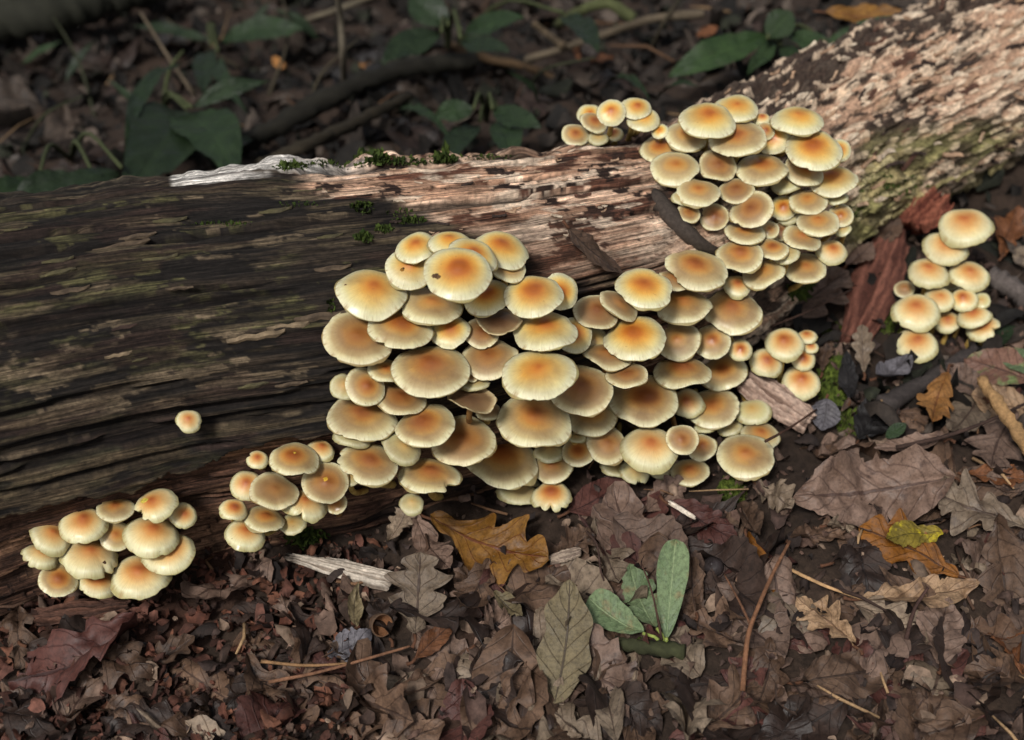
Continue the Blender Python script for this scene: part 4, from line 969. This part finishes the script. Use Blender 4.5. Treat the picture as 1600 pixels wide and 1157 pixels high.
slab("short red-brown crumbling bark lump above the far right clump", "bark_chunk", "bark", (1424, 352), (1470, 312), 60, .014, .028, .034, L3(84, 42, 32), L3(128, 76, 58), 6, 0, 11, (.8, 1, .8), .8)
slab("pale sliver of wood on the dark purplish leaf", "wood_splinter", "wood", (1048, 786), (1086, 810), 9, .002, .020, .019, L3(190, 176, 158), L3(220, 208, 192), 3, 0, 13, (.8, 1, .6))
slab("grey weathered wood piece right of the golden oak leaf", "wood_splinter", "wood", (858, 876), (906, 862), 22, .005, .012, .012, L3(104, 90, 80), L3(150, 134, 118), 5, 0, 15, (.7, 1, .7))
slab("dark rotten wood lump in the front left litter", "rotten_wood", "wood", (60, 965), (200, 950), 40, .010, .006, .006, L3(54, 38, 32), L3(90, 62, 50), 5, 0, 17, (.6, 1, .6), .6)
stick("thick broken stick with a pale frayed end at the right edge", "broken_stick", "stick", [(1534, 594, .034), (1566, 640, .032), (1600, 690, .03), (1640, 740, .028)], 22, L3(150, 118, 80), 22, (.8, 1.1), .3)
stick("grey topped dead branch jutting in at the right edge beside the far right clump", "dead_branch", "branch", [(1546, 428, .012), (1580, 450, .012), (1640, 492, .014)], 34, L3(88, 80, 76), 22, (.8, 1.2), .25)
stick("thin dark twig crossing the leaves at the right, under the chestnut oak leaf", "twig", "twig", [(1400, 700, .022), (1470, 684, .026), (1540, 660, .028), (1612, 626, .03)], 7, L3(56, 42, 36), 22, (1, .7))
stick("dark log-like branch half buried below the far right clump", "dead_branch", "branch", [(1376, 636, .008), (1440, 600, .010), (1500, 562, .012), (1524, 546, .012)], 34, L3(58, 52, 50), 22, (1, .5), .2)
tw = stick("thin forked brown twig rising from the bottom edge through the leaves", "forked_twig", "twig", [(1160, 1080, .014), (1168, 1000, .018), (1180, 960, .022), (1206, 900, .026), (1234, 846, .03)], 9, L3(112, 78, 56), 26, (1, .6), .1)
br = stick(None, "side_shoot", "twig", [(1172, 975, .020), (1154, 938, .020), (1132, 898, .020)], 5, L3(100, 70, 52), 14, (1, .6), .1)
br.location = br.location-tw.location; br.parent = tw
stick("short pale twig poking from under the bitten mushroom row at far left", "twig", "twig", [(22, 918, .004), (24, 932, .012)], 5, L3(170, 160, 150), 6)
stick("dark twig lying across a cap beside the big lone domed mushroom", "twig", "twig", [(1196, 690, .036), (1232, 670, .032), (1276, 640, .02)], 5, L3(70, 48, 38), 14)
stick("straight thin twig leaning over the pinkish oak leaf", "twig", "twig", [(1200, 512, .03), (1260, 488, .036), (1332, 452, .036)], 4, L3(70, 52, 44), 14)
stick("long pale straw at the bottom left, upper of two", "straw", "straw", [(408, 1034, .014), (480, 1040, .014), (560, 1036, .012)], 6, L3(128, 98, 68), 16)
stick("long reddish straw at the bottom left, lower of two", "straw", "straw", [(420, 1066, .014), (500, 1050, .016), (600, 1022, .014), (640, 1010, .01)], 6, L3(112, 80, 60), 18)
stick("dry tan stem lying left of the light crumpled leaf", "straw", "straw", [(1222, 884, .014), (1290, 916, .014), (1352, 938, .014)], 6, L3(168, 134, 96), 14)
stick("crooked dark twig hooked over the light crumpled leaf", "twig", "twig", [(1416, 1000, .012), (1428, 955, .018), (1450, 918, .024)], 8, L3(64, 46, 40), 14)
stick("arching dark twig right of the maroon leaf", "twig", "twig", [(908, 822, .012), (932, 850, .018), (938, 890, .014), (944, 908, .01)], 4, L3(62, 46, 40), 16)
stick("thin dark twig standing between the seedling's leaves", "twig", "twig", [(1034, 1000, .012), (1020, 930, .03), (1002, 880, .034)], 4, L3(66, 46, 38), 14)
stick("mossy stub of twig carrying the seedling", "mossy_twig", "twig", [(960, 1004, .006), (1010, 1012, .008), (1070, 1018, .008)], 26, L3(52, 54, 34), 16, (.7, 1), .3, mat=MAT_MOSS)
def lathe(prof, n=20):
    V = [(r*math.cos(2*math.pi*k/n), r*math.sin(2*math.pi*k/n), z) for r, z in prof for k in range(n)]
    return V, gridf(len(prof), n, True)
ac = empty("acorn_cup", G(594, 976, .010)); tag(ac, "empty brown acorn cup lying on its side in the litter below the grey-tan leaf", "acorn cup")
ac.rotation_euler = (R(58), R(10), R(30)); ac.scale = (.74,)*3
v, f = lathe([(.0005, -.0075), (.004, -.007), (.0072, -.004), (.0085, 0), (.0088, .003), (.0083, .0045), (.0076, .004), (.0074, 0), (.005, -.0045), (.0003, -.0055)], 22)
v = np.array(v); v *= (1+.05*(vn(np.arctan2(v[:, 1], v[:, 0])*9, v[:, 2]*2500, 3)-.5))[:, None]
obj("cup", mesh("cup", v, f, MAT_TWIG, col=np.where(np.hypot(v[:, 0], v[:, 1])[:, None] < .0077, L3(112, 76, 50), L3(82, 64, 50))), ac)
v, f = tube_vf([(0, 0, -.007), (.001, 0, -.011), (.003, 0, -.015)], [.0014, .0011, .0012], 6); obj("stalk", mesh("stalk", v, f, MAT_TWIG, col=np.broadcast_to(L3(96, 70, 50), v.shape)), ac)
nut = empty("old_acorn", G(1115, 886, .008)); tag(nut, "round blackened acorn half buried left of the forked twig", "acorn"); nut.rotation_euler = (R(25), R(-20), 0)
v, f = lathe([(.0002, -.0062), (.003, -.0055), (.0052, -.003), (.0058, 0), (.0050, .0032), (.0028, .0052), (.0012, .0058), (.0008, .0068), (.0001, .007)], 20)
obj("shell", mesh("shell", v, f, attr_mat("blackened_shell", .45, 500, .4, .3, 700, .5), col=np.broadcast_to(L3(48, 42, 42), (len(v), 3))), nut)
v, f = lathe([(.0002, -.0068), (.0038, -.0062), (.0062, -.0032), (.0064, -.0012), (.0058, -.001)], 20)
obj("cup", mesh("cup", v, f, MAT_TWIG, col=np.broadcast_to(L3(62, 50, 46), (len(v), 3))), nut)

# ------------------------------------------------------------------ behind the log
def plant(label, name, root_px, rz, leaves, mat='bgreen', cat='plant', stem_c=(60, 66, 40)):
    rt = empty(name, G(*root_px, 0)); tag(rt, label, cat); O = rt.location
    for bx, by, bz, tx, ty, tz, w, sh in leaves:
        o = leaf("", mat, (bx, by), (tx, ty), w, bz, tz, sh, parent=rt, stalk=0, name="leaf", face=.5, curl=-.18, cup=.12, crum=.003, rag=0)
        o.matrix_basis = Matrix.Translation(-O) @ o.matrix_basis
        b = G(bx, by, bz)-O; v, f = tube_vf(spline([(0, 0, 0), b*.5+Vector((0, 0, b.z*.25+.004)), b], 8), [.0022]*4+[.0016]*4, 6)
        obj("stem", mesh("stem", v, f, MAT_TWIG, col=np.broadcast_to(L3(*stem_c), v.shape)), rt)
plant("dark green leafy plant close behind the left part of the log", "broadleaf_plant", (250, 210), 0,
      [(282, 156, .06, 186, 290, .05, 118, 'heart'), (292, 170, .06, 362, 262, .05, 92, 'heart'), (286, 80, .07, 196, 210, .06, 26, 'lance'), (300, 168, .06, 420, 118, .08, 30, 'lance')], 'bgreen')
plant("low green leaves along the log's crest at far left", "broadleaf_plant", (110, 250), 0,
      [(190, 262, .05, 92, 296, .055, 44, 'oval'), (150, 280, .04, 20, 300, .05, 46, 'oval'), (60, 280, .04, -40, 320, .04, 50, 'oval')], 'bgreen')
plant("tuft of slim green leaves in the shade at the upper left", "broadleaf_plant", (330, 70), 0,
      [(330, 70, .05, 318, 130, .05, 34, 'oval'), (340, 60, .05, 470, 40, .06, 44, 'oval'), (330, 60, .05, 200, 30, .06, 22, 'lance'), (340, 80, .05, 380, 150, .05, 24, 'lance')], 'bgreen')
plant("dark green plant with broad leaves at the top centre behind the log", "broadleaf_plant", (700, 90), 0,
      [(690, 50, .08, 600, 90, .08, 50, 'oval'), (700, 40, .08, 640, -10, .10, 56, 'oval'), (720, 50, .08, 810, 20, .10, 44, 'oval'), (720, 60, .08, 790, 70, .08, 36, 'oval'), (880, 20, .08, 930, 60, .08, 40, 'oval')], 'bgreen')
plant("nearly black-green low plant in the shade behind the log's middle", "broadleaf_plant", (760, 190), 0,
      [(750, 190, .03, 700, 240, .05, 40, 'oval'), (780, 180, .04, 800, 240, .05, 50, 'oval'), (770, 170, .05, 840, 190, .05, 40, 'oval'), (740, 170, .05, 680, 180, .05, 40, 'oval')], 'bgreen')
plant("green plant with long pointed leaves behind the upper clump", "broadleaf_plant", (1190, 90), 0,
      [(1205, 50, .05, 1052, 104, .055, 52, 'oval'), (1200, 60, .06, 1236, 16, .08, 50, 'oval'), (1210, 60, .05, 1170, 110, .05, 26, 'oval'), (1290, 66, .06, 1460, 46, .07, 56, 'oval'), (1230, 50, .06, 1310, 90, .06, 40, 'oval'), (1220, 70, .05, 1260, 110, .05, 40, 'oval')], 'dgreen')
leaf("big blurred orange-brown leaf at the top right behind the log", 'gold', (1290, 20), (1430, 34), 50, .07, .07, 'oval')
leaf("small yellow leaf far behind the log at the upper left", 'orange', (426, 92), (446, 104), 16, .02, .02, 'oval', stalk=0)
leaf("small yellow leaf far behind the log near the pale stem", 'orange', (562, 98), (580, 110), 16, .02, .02, 'oval', stalk=0)
leaf("small round orange leaf blurred behind the log at the upper right", 'rust', (1090, 58), (1120, 46), 24, .02, .02, 'oval', stalk=0)
leaf("rusty leaf in the shade left of the clump behind the log", 'rust', (900, 80), (960, 94), 34, .02, .02, 'oval', stalk=0)
leaf("pale green rounded leaf lying on the one with a green patch, at the right edge", 'green', (1616, 586), (1562, 546), 46, .030, .030, 'oval', 0, .1, .1, .002, .05, 0)
for k, (a, b_, c_) in enumerate([((150, 190), (120, 90), (60, -10)), ((420, 150), (450, 60), (440, -10)), ((590, 130), (640, 60), (655, -20)), ((480, 190), (500, 120), (560, 60)), ((820, 150), (850, 110), (930, 90)), ((1010, 90), (1040, 30), (1075, -20)), ((30, 240), (70, 180), (130, 150)), ((380, 110), (300, 60), (260, 30))]):
    stick(["thin dark stem leaning left at the far left behind the log", "thin upright stem left of the pale bare stem", "thin stem rising by the top centre plant", "slender bent stem over the mossy branches", "thin stem lying right of the blackish green plant", "thin stem near the small orange blurred leaf", "low stem over the far left green leaves", "slanting thin stem through the slim green tuft"][k], "bare_shoot", "twig",
          [(*a, .0), (*b_, .04), (*c_, .06)], 6, L3(58, 52, 40) if k % 2 else L3(44, 46, 30), 14, (1, .5), .1)
for k, (a, b_, w) in enumerate([((240, 180), (170, 120), 14), ((420, 210), (340, 240), 16), ((500, 60), (430, 10), 18), ((610, 160), (700, 190), 18), ((850, 160), (800, 110), 16), ((940, 120), (1010, 130), 16), ((100, 130), (150, 60), 14), ((30, 100), (90, 60), 14), ((390, 60), (420, 0), 14), ((1020, 150), (1080, 120), 18)]):
    leaf(["narrow dark leaf crossing the left leafy plant", "narrow dark leaf above the mossy branch's lower end", "narrow dark leaf at the top near the pale stem", "narrow dark leaf right of the mossy branch", "narrow dark leaf left of the clump behind the log, pointing up", "narrow dark leaf just above the clump behind the log", "narrow dark leaf in the upper left litter", "narrow dark leaf below the top left dark log", "narrow dark leaf upright at the top, left of the pale stem", "narrow dark leaf behind the highest cap of the upper clump"][k],
         'bgreen', a, b_, w, .02, .06, 'lance', 0, -.2, .2, .002, 0, 0, group="narrow green leaves in the undergrowth")
stick("pale bare stem standing upright behind the log at the top", "bare_shoot", "twig", [(538, 140, .0), (536, 90, .05), (532, 30, .09), (526, -20, .13)], 11, L3(104, 96, 82), 14, (1, .8), .1)
stick("pale slanting branch crossing the pale stem at the top", "dead_branch", "branch", [(450, 40, .02), (530, 14, .04), (620, -20, .05)], 10, L3(92, 84, 70), 14, (.7, 1), .1)
stick("long grey fallen branch behind the log right of centre", "dead_branch", "branch", [(820, 94, .02), (880, 76, .03), (950, 52, .03), (1020, 30, .04), (1100, 22, .04)], 14, L3(86, 76, 62), 20, (.8, 1), .12)
stick("short side branch leaning on the long grey fallen branch", "dead_branch", "branch", [(832, 36, .05), (856, 54, .04), (880, 72, .034)], 12, L3(84, 72, 56), 12, (.8, 1), .12)
stick("mossy arching root at the top right of centre", "mossy_root", "root", [(870, 40, .02), (910, 16, .05), (950, 6, .05), (990, 30, .03)], 18, L3(70, 74, 46), 16, (.8, 1), .15, mat=MAT_MOSS)
stick("thick mossy fallen branch behind the log, slanting left of centre", "mossy_branch", "branch", [(330, 250, .02), (430, 200, .03), (540, 140, .03), (640, 108, .03), (740, 96, .02)], 40, L3(30, 28, 22), 40, (.8, .8), .34)
stick("second mossy branch just behind the log below the first", "mossy_branch", "branch", [(400, 262, .02), (470, 232, .03), (560, 190, .03), (640, 150, .02)], 26, L3(44, 38, 28), 36, (.8, .8), .34)
stick("dark thick log far back in the top left corner", "dead_branch", "log", [(-80, 30, .04), (60, 24, .05), (160, -4, .05), (260, -30, .05)], 70, L3(36, 36, 28), 40, (1, .8), .25)
stick("thin leafless shoot leaning in the shade at the upper left", "bare_shoot", "twig", [(305, 150, .02), (270, 100, .05), (220, 20, .09)], 7, L3(84, 74, 60), 14, (1, .7), .1)
stick("rotten brown branch under the broad-leaved plant at the top centre", "dead_branch", "branch", [(700, 70, .01), (760, 92, .02), (820, 104, .02), (880, 130, .01)], 16, L3(70, 54, 36), 14, (1, .6), .2)

# ------------------------------------------------------------------ loose leaves of the litter, one by one
rg = random.Random(11)
lib = []
for k, (sh, cu, cp, cr, ra) in enumerate([('oak', .2, .2, .010, .2), ('deepoak', .25, .15, .010, .25), ('oval', .3, .25, .008, .1), ('oak', -.25, .3, .014, .4), ('oval', -.2, .4, .012, .3), ('lance', .3, .4, .008, .1), ('deepoak', -.2, -.2, .012, .3), ('wavy', .2, .2, .010, .2)]):
    lib.append(leaf_vf(sh, .05, .032 if sh != 'lance' else .016, 2.3+k*1.7, cu, cp, cr, 26, 4, ra))
cache = {}
WORDS = {'brown': "dull brown", 'pink': "pinkish brown", 'grey': "grey-tan", 'dark': "dark wet", 'rust': "rusty", 'tan': "pale tan", 'maroon': "maroon", 'bbrown': "shade-toned old", 'black': "blackened", 'amber': "amber"}
SHW = {0: "oak", 1: "lobed oak", 2: "oval", 3: "crumpled oak", 4: "curled oval", 5: "slim", 6: "crinkled lobed", 7: "wavy-edged"}
ANCH = [(770, 850, "the golden brown oak leaf"), (655, 930, "the grey-tan oak leaf"), (594, 976, "the acorn cup"), (880, 1000, "the long olive-tan leaf"), (546, 1006, "the silvery grey leaf"), (530, 890, "the whitish wood splinter"),
 (1050, 930, "the grey-green seedling"), (1115, 886, "the round dark acorn"), (1180, 900, "the forked twig's top"), (1162, 1020, "the forked twig's foot"), (1350, 765, "the very large pinkish leaf"), (1415, 860, "the amber leaf"), (1530, 800, "the tan spotted oak leaf"),
 (1435, 925, "the light crumpled leaf with a hole"), (1290, 975, "the light crumpled leaf by the nut"), (1475, 990, "the broad mauve-grey leaf"), (1325, 1045, "the wide brown bottom leaf"), (1565, 690, "the chestnut oak leaf"), (1465, 630, "the bright orange-tan leaf"), (1570, 650, "the thick broken stick"),
 (1555, 570, "the green patched leaf"), (1430, 490, "the far right clump"), (1370, 450, "the reddish bark slab"), (1270, 470, "the pinkish oak leaf by the log"), (1300, 600, "the moss mound"), (1365, 655, "the large blackened leaf"), (1210, 630, "the grey bark chunk"), (1166, 712, "the lone domed mushroom"),
 (940, 770, "the smooth maroon leaf"), (1100, 818, "the dark purplish leaf"), (643, 788, "the lone small cap"), (410, 810, "the clump under the bark edge"), (180, 880, "the lower left clump"), (500, 1045, "the two straws"), (130, 960, "the rotten wood lump"), (300, 1020, "the front left brown leaf"), (90, 1030, "the bottom left dark leaf"), (700, 1000, "the narrow rusty leaf"), (790, 985, "the torn mauve leaf"), (1575, 1010, "the bottom right corner leaf"),
 (225, 225, "the leafy plant behind the log"), (110, 270, "the far left green leaves"), (535, 80, "the pale upright stem"), (450, 190, "the mossy fallen branch"), (560, 190, "the second mossy branch"), (80, 20, "the top left dark log"), (330, 80, "the slim green tuft"), (700, 50, "the top centre plant"), (760, 200, "the blackish green low plant"), (920, 70, "the long grey branch"), (1140, 80, "the long pointed green leaves"), (950, 190, "the clump behind the log"), (1360, 25, "the blurred orange-brown leaf"), (40, 150, "the dark ground at upper left")]
used = set()
def where(px, py):
    a = min(ANCH, key=lambda a: math.hypot(px-a[0], (py-a[1])*1.2)); dx, dy = px-a[0], py-a[1]
    w = ("right of" if dx > 0 else "left of") if abs(dx) > abs(dy)*1.2 else ("in front of" if dy > 0 else "behind")
    return "%s %s" % (w if math.hypot(dx, dy) < 110 else "well "+w if w in ("left of", "right of") else "some way "+w, a[2])
def filler(px, py, sc, kinds):
    for _ in range(14):
        k = rg.randrange(len(lib)); m = rg.choice(kinds); lab = "%s %s %s leaf %s" % ("small" if sc < .95 else "medium" if sc < 1.2 else "large", WORDS[m], SHW[k], where(px, py))
        if lab not in used: break
    used.add(lab)
    if (k, m) not in cache:
        v, f, uv = lib[k]; cache[k, m] = mesh("fallen_leaf", v, f, LEAFM[m], attrs={'luv': uv})
    p = G(px, py, rg.uniform(.001, .007)); a = rg.uniform(0, 2*math.pi)
    M = Matrix.Translation(p) @ Matrix.Rotation(a, 4, 'Z') @ Matrix.Rotation(R(rg.gauss(0, 9)), 4, 'X') @ Matrix.Rotation(R(rg.gauss(0, 11)), 4, 'Y') @ Matrix.Scale(sc, 4) @ Matrix.Translation((0, -.025, 0))
    if rg.random() < .35: M = M @ Matrix.Rotation(math.pi, 4, 'Y')
    o = obj("fallen_leaf", cache[k, m], None, M)
    tag(o, lab, "leaf", "loose dead leaves of the litter" if py > 300 else "loose dead leaves behind the log")
nf = 0
while nf < 172:
    px, py = rg.uniform(-20, 1620), rg.uniform(330, 1165)
    if surf(px, py)[0].z > .03 or hit_log(px, py) and hit_log(px, py)[2] < (G(px, py)-CAM).dot(FWD): continue
    if px < 560 and rg.random() < .45: continue
    if any(((px-a)/(l_+18))**2+((py-b)/(max(w, l_*.6)+18))**2 < .5 for a, b, l_, w in heroes) and rg.random() < .75: continue
    if any(abs(px-c['cx']) < c['w']*.5+44 and abs(py-c['cy']-8) < c['h']*.5+44 for c in caps): continue
    filler(px, py, rg.uniform(.7, 1.45), ('brown',)*6+('pink',)*3+('grey',)*3+('dark',)*4+('maroon', 'maroon')); nf += 1
nf = 0
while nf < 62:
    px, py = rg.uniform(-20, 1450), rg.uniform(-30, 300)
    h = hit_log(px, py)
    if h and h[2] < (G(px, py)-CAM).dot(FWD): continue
    filler(px, py, rg.uniform(1., 1.8), ('bbrown',)*5+('dark',)*5+('black',)*2); nf += 1  # darker leaf kinds here stand in for canopy shade

# ------------------------------------------------------------------ litter too small to count
rs_ = np.random.RandomState(3)
def crumbs(n, xs, ys, size, pal, name, zmax=.008, keep=None):
    """n little curled bits over a patch of ground, as one mesh"""
    x = rs_.uniform(*xs, n); y = rs_.uniform(*ys, n)
    if keep is not None: k = keep(x, y); x, y = x[k], y[k]; n = len(x)
    s = size[0]+(size[1]-size[0])*rs_.rand(n)**2.2; asp = rs_.uniform(.3, .9, n)
    z = gz(x, y)+rs_.uniform(0, zmax, n)
    a = rs_.uniform(0, 2*np.pi, n); tx = rs_.normal(0, .35, n); ty = rs_.normal(0, .35, n); cv = rs_.normal(0, .35, n)
    nu, nv_ = 5, 4; K = nu*nv_
    U_, V_ = np.meshgrid(np.linspace(-.5, .5, nu), np.linspace(-.5, .5, nv_), indexing='ij'); U_ = U_.ravel(); V_ = V_.ravel()
    jx = rs_.uniform(-.09, .09, (n, K)); jy = rs_.uniform(-.12, .12, (n, K)); tp = np.sqrt(np.clip(1.02-(U_*2)**2*rs_.uniform(.5, 1., (n, 1)), 0, 1))
    lx = (U_*(1-.35*(V_*2)**2*rs_.rand(n, 1))+jx)*s[:, None]; ly = (V_*tp+jy*tp)*(s*asp)[:, None]
    cw = rs_.normal(0, .9, n); lz = cv[:, None]*(U_**2*3-.3)*s[:, None]+cw[:, None]*(V_**2*2-.2)*(s*asp)[:, None]+rs_.uniform(-.07, .07, (n, K))*s[:, None]+lx*tx[:, None]+ly*ty[:, None]
    X = x[:, None]+lx*np.cos(a)[:, None]-ly*np.sin(a)[:, None]; Y = y[:, None]+lx*np.sin(a)[:, None]+ly*np.cos(a)[:, None]; Z = z[:, None]+lz
    pal = np.array(pal); c = pal[rs_.randint(0, len(pal), n)]*rs_.uniform(.5, 1.2, (n, 1))
    c = (c[:, None, :]*rs_.uniform(.6, 1.3, (n, K, 1))).reshape(-1, 3)
    Vv = np.stack([X, Y, Z], -1).reshape(-1, 3)
    q = np.array([(i*nv_+j, (i+1)*nv_+j, (i+1)*nv_+j+1, i*nv_+j+1) for i in range(nu-1) for j in range(nv_-1)])
    Ff = (np.arange(n)[:, None, None]*K+q[None]).reshape(-1, 4)
    return Vv, Ff, c
def offlog(x, y): 
    dd = np.min(np.hypot(x[:, None]-cs[None, ::25, 0], y[:, None]-cs[None, ::25, 1])-rs[None, ::25]*.75, 1); return dd > 0
near_pal = [L3(*c) for c in ((88, 70, 60), (68, 53, 46), (108, 88, 76), (52, 41, 37), (98, 76, 66), (80, 62, 55), (126, 106, 90), (60, 49, 45), (42, 34, 31))]
red_pal = [L3(*c) for c in ((86, 52, 40), (64, 40, 32), (104, 68, 52), (48, 32, 26), (92, 60, 50))]
far_shade_pal = [L3(*c) for c in ((38, 33, 29), (26, 23, 20), (50, 43, 38), (22, 20, 18), (84, 74, 66), (34, 28, 23), (32, 34, 24))]  # far litter darkened in colour to stand in for canopy shade
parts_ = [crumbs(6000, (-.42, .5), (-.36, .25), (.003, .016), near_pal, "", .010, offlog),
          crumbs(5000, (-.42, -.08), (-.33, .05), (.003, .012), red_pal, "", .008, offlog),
          crumbs(8500, (-1.1, 1.15), (.0, 1.5), (.008, .040), far_shade_pal, "", .014, offlog)]
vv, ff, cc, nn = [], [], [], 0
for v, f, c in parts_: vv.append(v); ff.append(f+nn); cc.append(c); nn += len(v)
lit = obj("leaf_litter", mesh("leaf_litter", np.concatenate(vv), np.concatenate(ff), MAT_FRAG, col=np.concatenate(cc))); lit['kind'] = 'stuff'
# thin twigs, rootlets and needles
mb = MB()
for k in range(330):
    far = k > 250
    x, y = (rg.uniform(-.4, .48), rg.uniform(-.35, .2)) if not far else (rg.uniform(-.8, .8), rg.uniform(.2, 1.0))
    if not offlog(np.array([x]), np.array([y]))[0]: continue
    l_ = rg.uniform(.008, .035)*(2 if far else 1); a = rg.uniform(0, 6.28); z = gz1(x, y)+rg.uniform(.004, .014)
    d = Vector((math.cos(a), math.sin(a), rg.uniform(-.15, .2)))*l_; p = Vector((x, y, z))
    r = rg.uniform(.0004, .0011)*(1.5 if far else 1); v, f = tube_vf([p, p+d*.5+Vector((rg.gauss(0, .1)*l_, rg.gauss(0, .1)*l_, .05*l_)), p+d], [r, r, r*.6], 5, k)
    mb.add(v, f, rg.choice([L3(110, 82, 60), L3(76, 56, 44), L3(150, 122, 90), L3(54, 40, 34)])*(.6 if far else 1))  # far twigs darkened to go with the painted background shade
tl = obj("twig_litter", mb.mesh("twig_litter", MAT_TWIG)); tl['kind'] = 'stuff'
# moss
def tufts(mb, px, py, rad, n, hgt, c0, c1):
    for _ in range(n):
        a = rg.uniform(0, 6.28); q = math.sqrt(rg.random()); X, Y = px+rad[0]*q*math.cos(a), py+rad[1]*q*math.sin(a)
        s_ = surf(X, Y); p = s_[0]-s_[1]*.001; dome = (1-q*q)
        up = (s_[1]+Vector((rg.gauss(0, .45), rg.gauss(0, .45), rg.gauss(.25, .3)))).normalized(); h = hgt*(.4+.8*rg.random())*(.5+dome)
        sx = up.cross(Vector((rg.random()-.5, rg.random()-.5, .1))).normalized()*h*.28; sy = up.cross(sx)
        c = np.array(c0)+(np.array(c1)-np.array(c0))*rg.random()
        m_ = p+up*h*.55; mb.add([tuple(p-sx*.4), tuple(p+sx*.4), tuple(m_+sx+sy*.3), tuple(p+up*h), tuple(m_-sx+sy*.3)], [(0, 1, 2, 3, 4)], c)
mb = MB()
gA, gB = L3(58, 72, 26), L3(98, 112, 44)
gD, gE = L3(36, 50, 18), L3(70, 84, 32)
for a in [(1302, 600, (26, 52), 900, .006), (1328, 660, (24, 24), 220, .005), (1144, 770, (22, 26), 420, .006), (1420, 540, (22, 30), 420, .006), (1250, 455, (26, 20), 260, .006), (1386, 505, (14, 20), 160, .005), (1165, 700, (16, 12), 120, .005), (478, 838, (34, 14), 260, .006), (1300, 520, (20, 18), 150, .005), (1010, 1008, (44, 10), 260, .004)]:
    tufts(mb, *a, gA if a[3] != 260 else gD, gB if a[3] != 260 else gE)
ms = obj("moss", mb.mesh("moss", MAT_MOSS, False)); ms['kind'] = 'stuff'
mb = MB()
for a in [(576, 246, (36, 10), 420, 0.0053), (545, 250, (20, 8), 160, 0.0045), (692, 250, (26, 6), 200, 0.0045), (696, 240, (6, 8), 60, 0.0060), (566, 326, (22, 10), 260, .004), (600, 360, (16, 6), 100, .0035), (568, 372, (16, 7), 130, .004), (640, 345, (30, 5), 110, .003), (516, 480, (6, 12), 40, .004), (455, 262, (30, 5), 120, .004), (520, 258, (60, 6), 220, .003), (630, 252, (70, 6), 260, .003), (760, 246, (60, 5), 140, .0025), (470, 320, (60, 6), 120, .002), (350, 350, (70, 5), 110, .002), (620, 330, (40, 10), 120, .0022), (1400, 290, (70, 24), 260, .003), (1330, 330, (30, 14), 160, .003)]:
    tufts(mb, *a, gD, gE)
ml = obj("log_moss", mb.mesh("log_moss", MAT_MOSS, False), fallen_log); ml['kind'] = 'stuff'
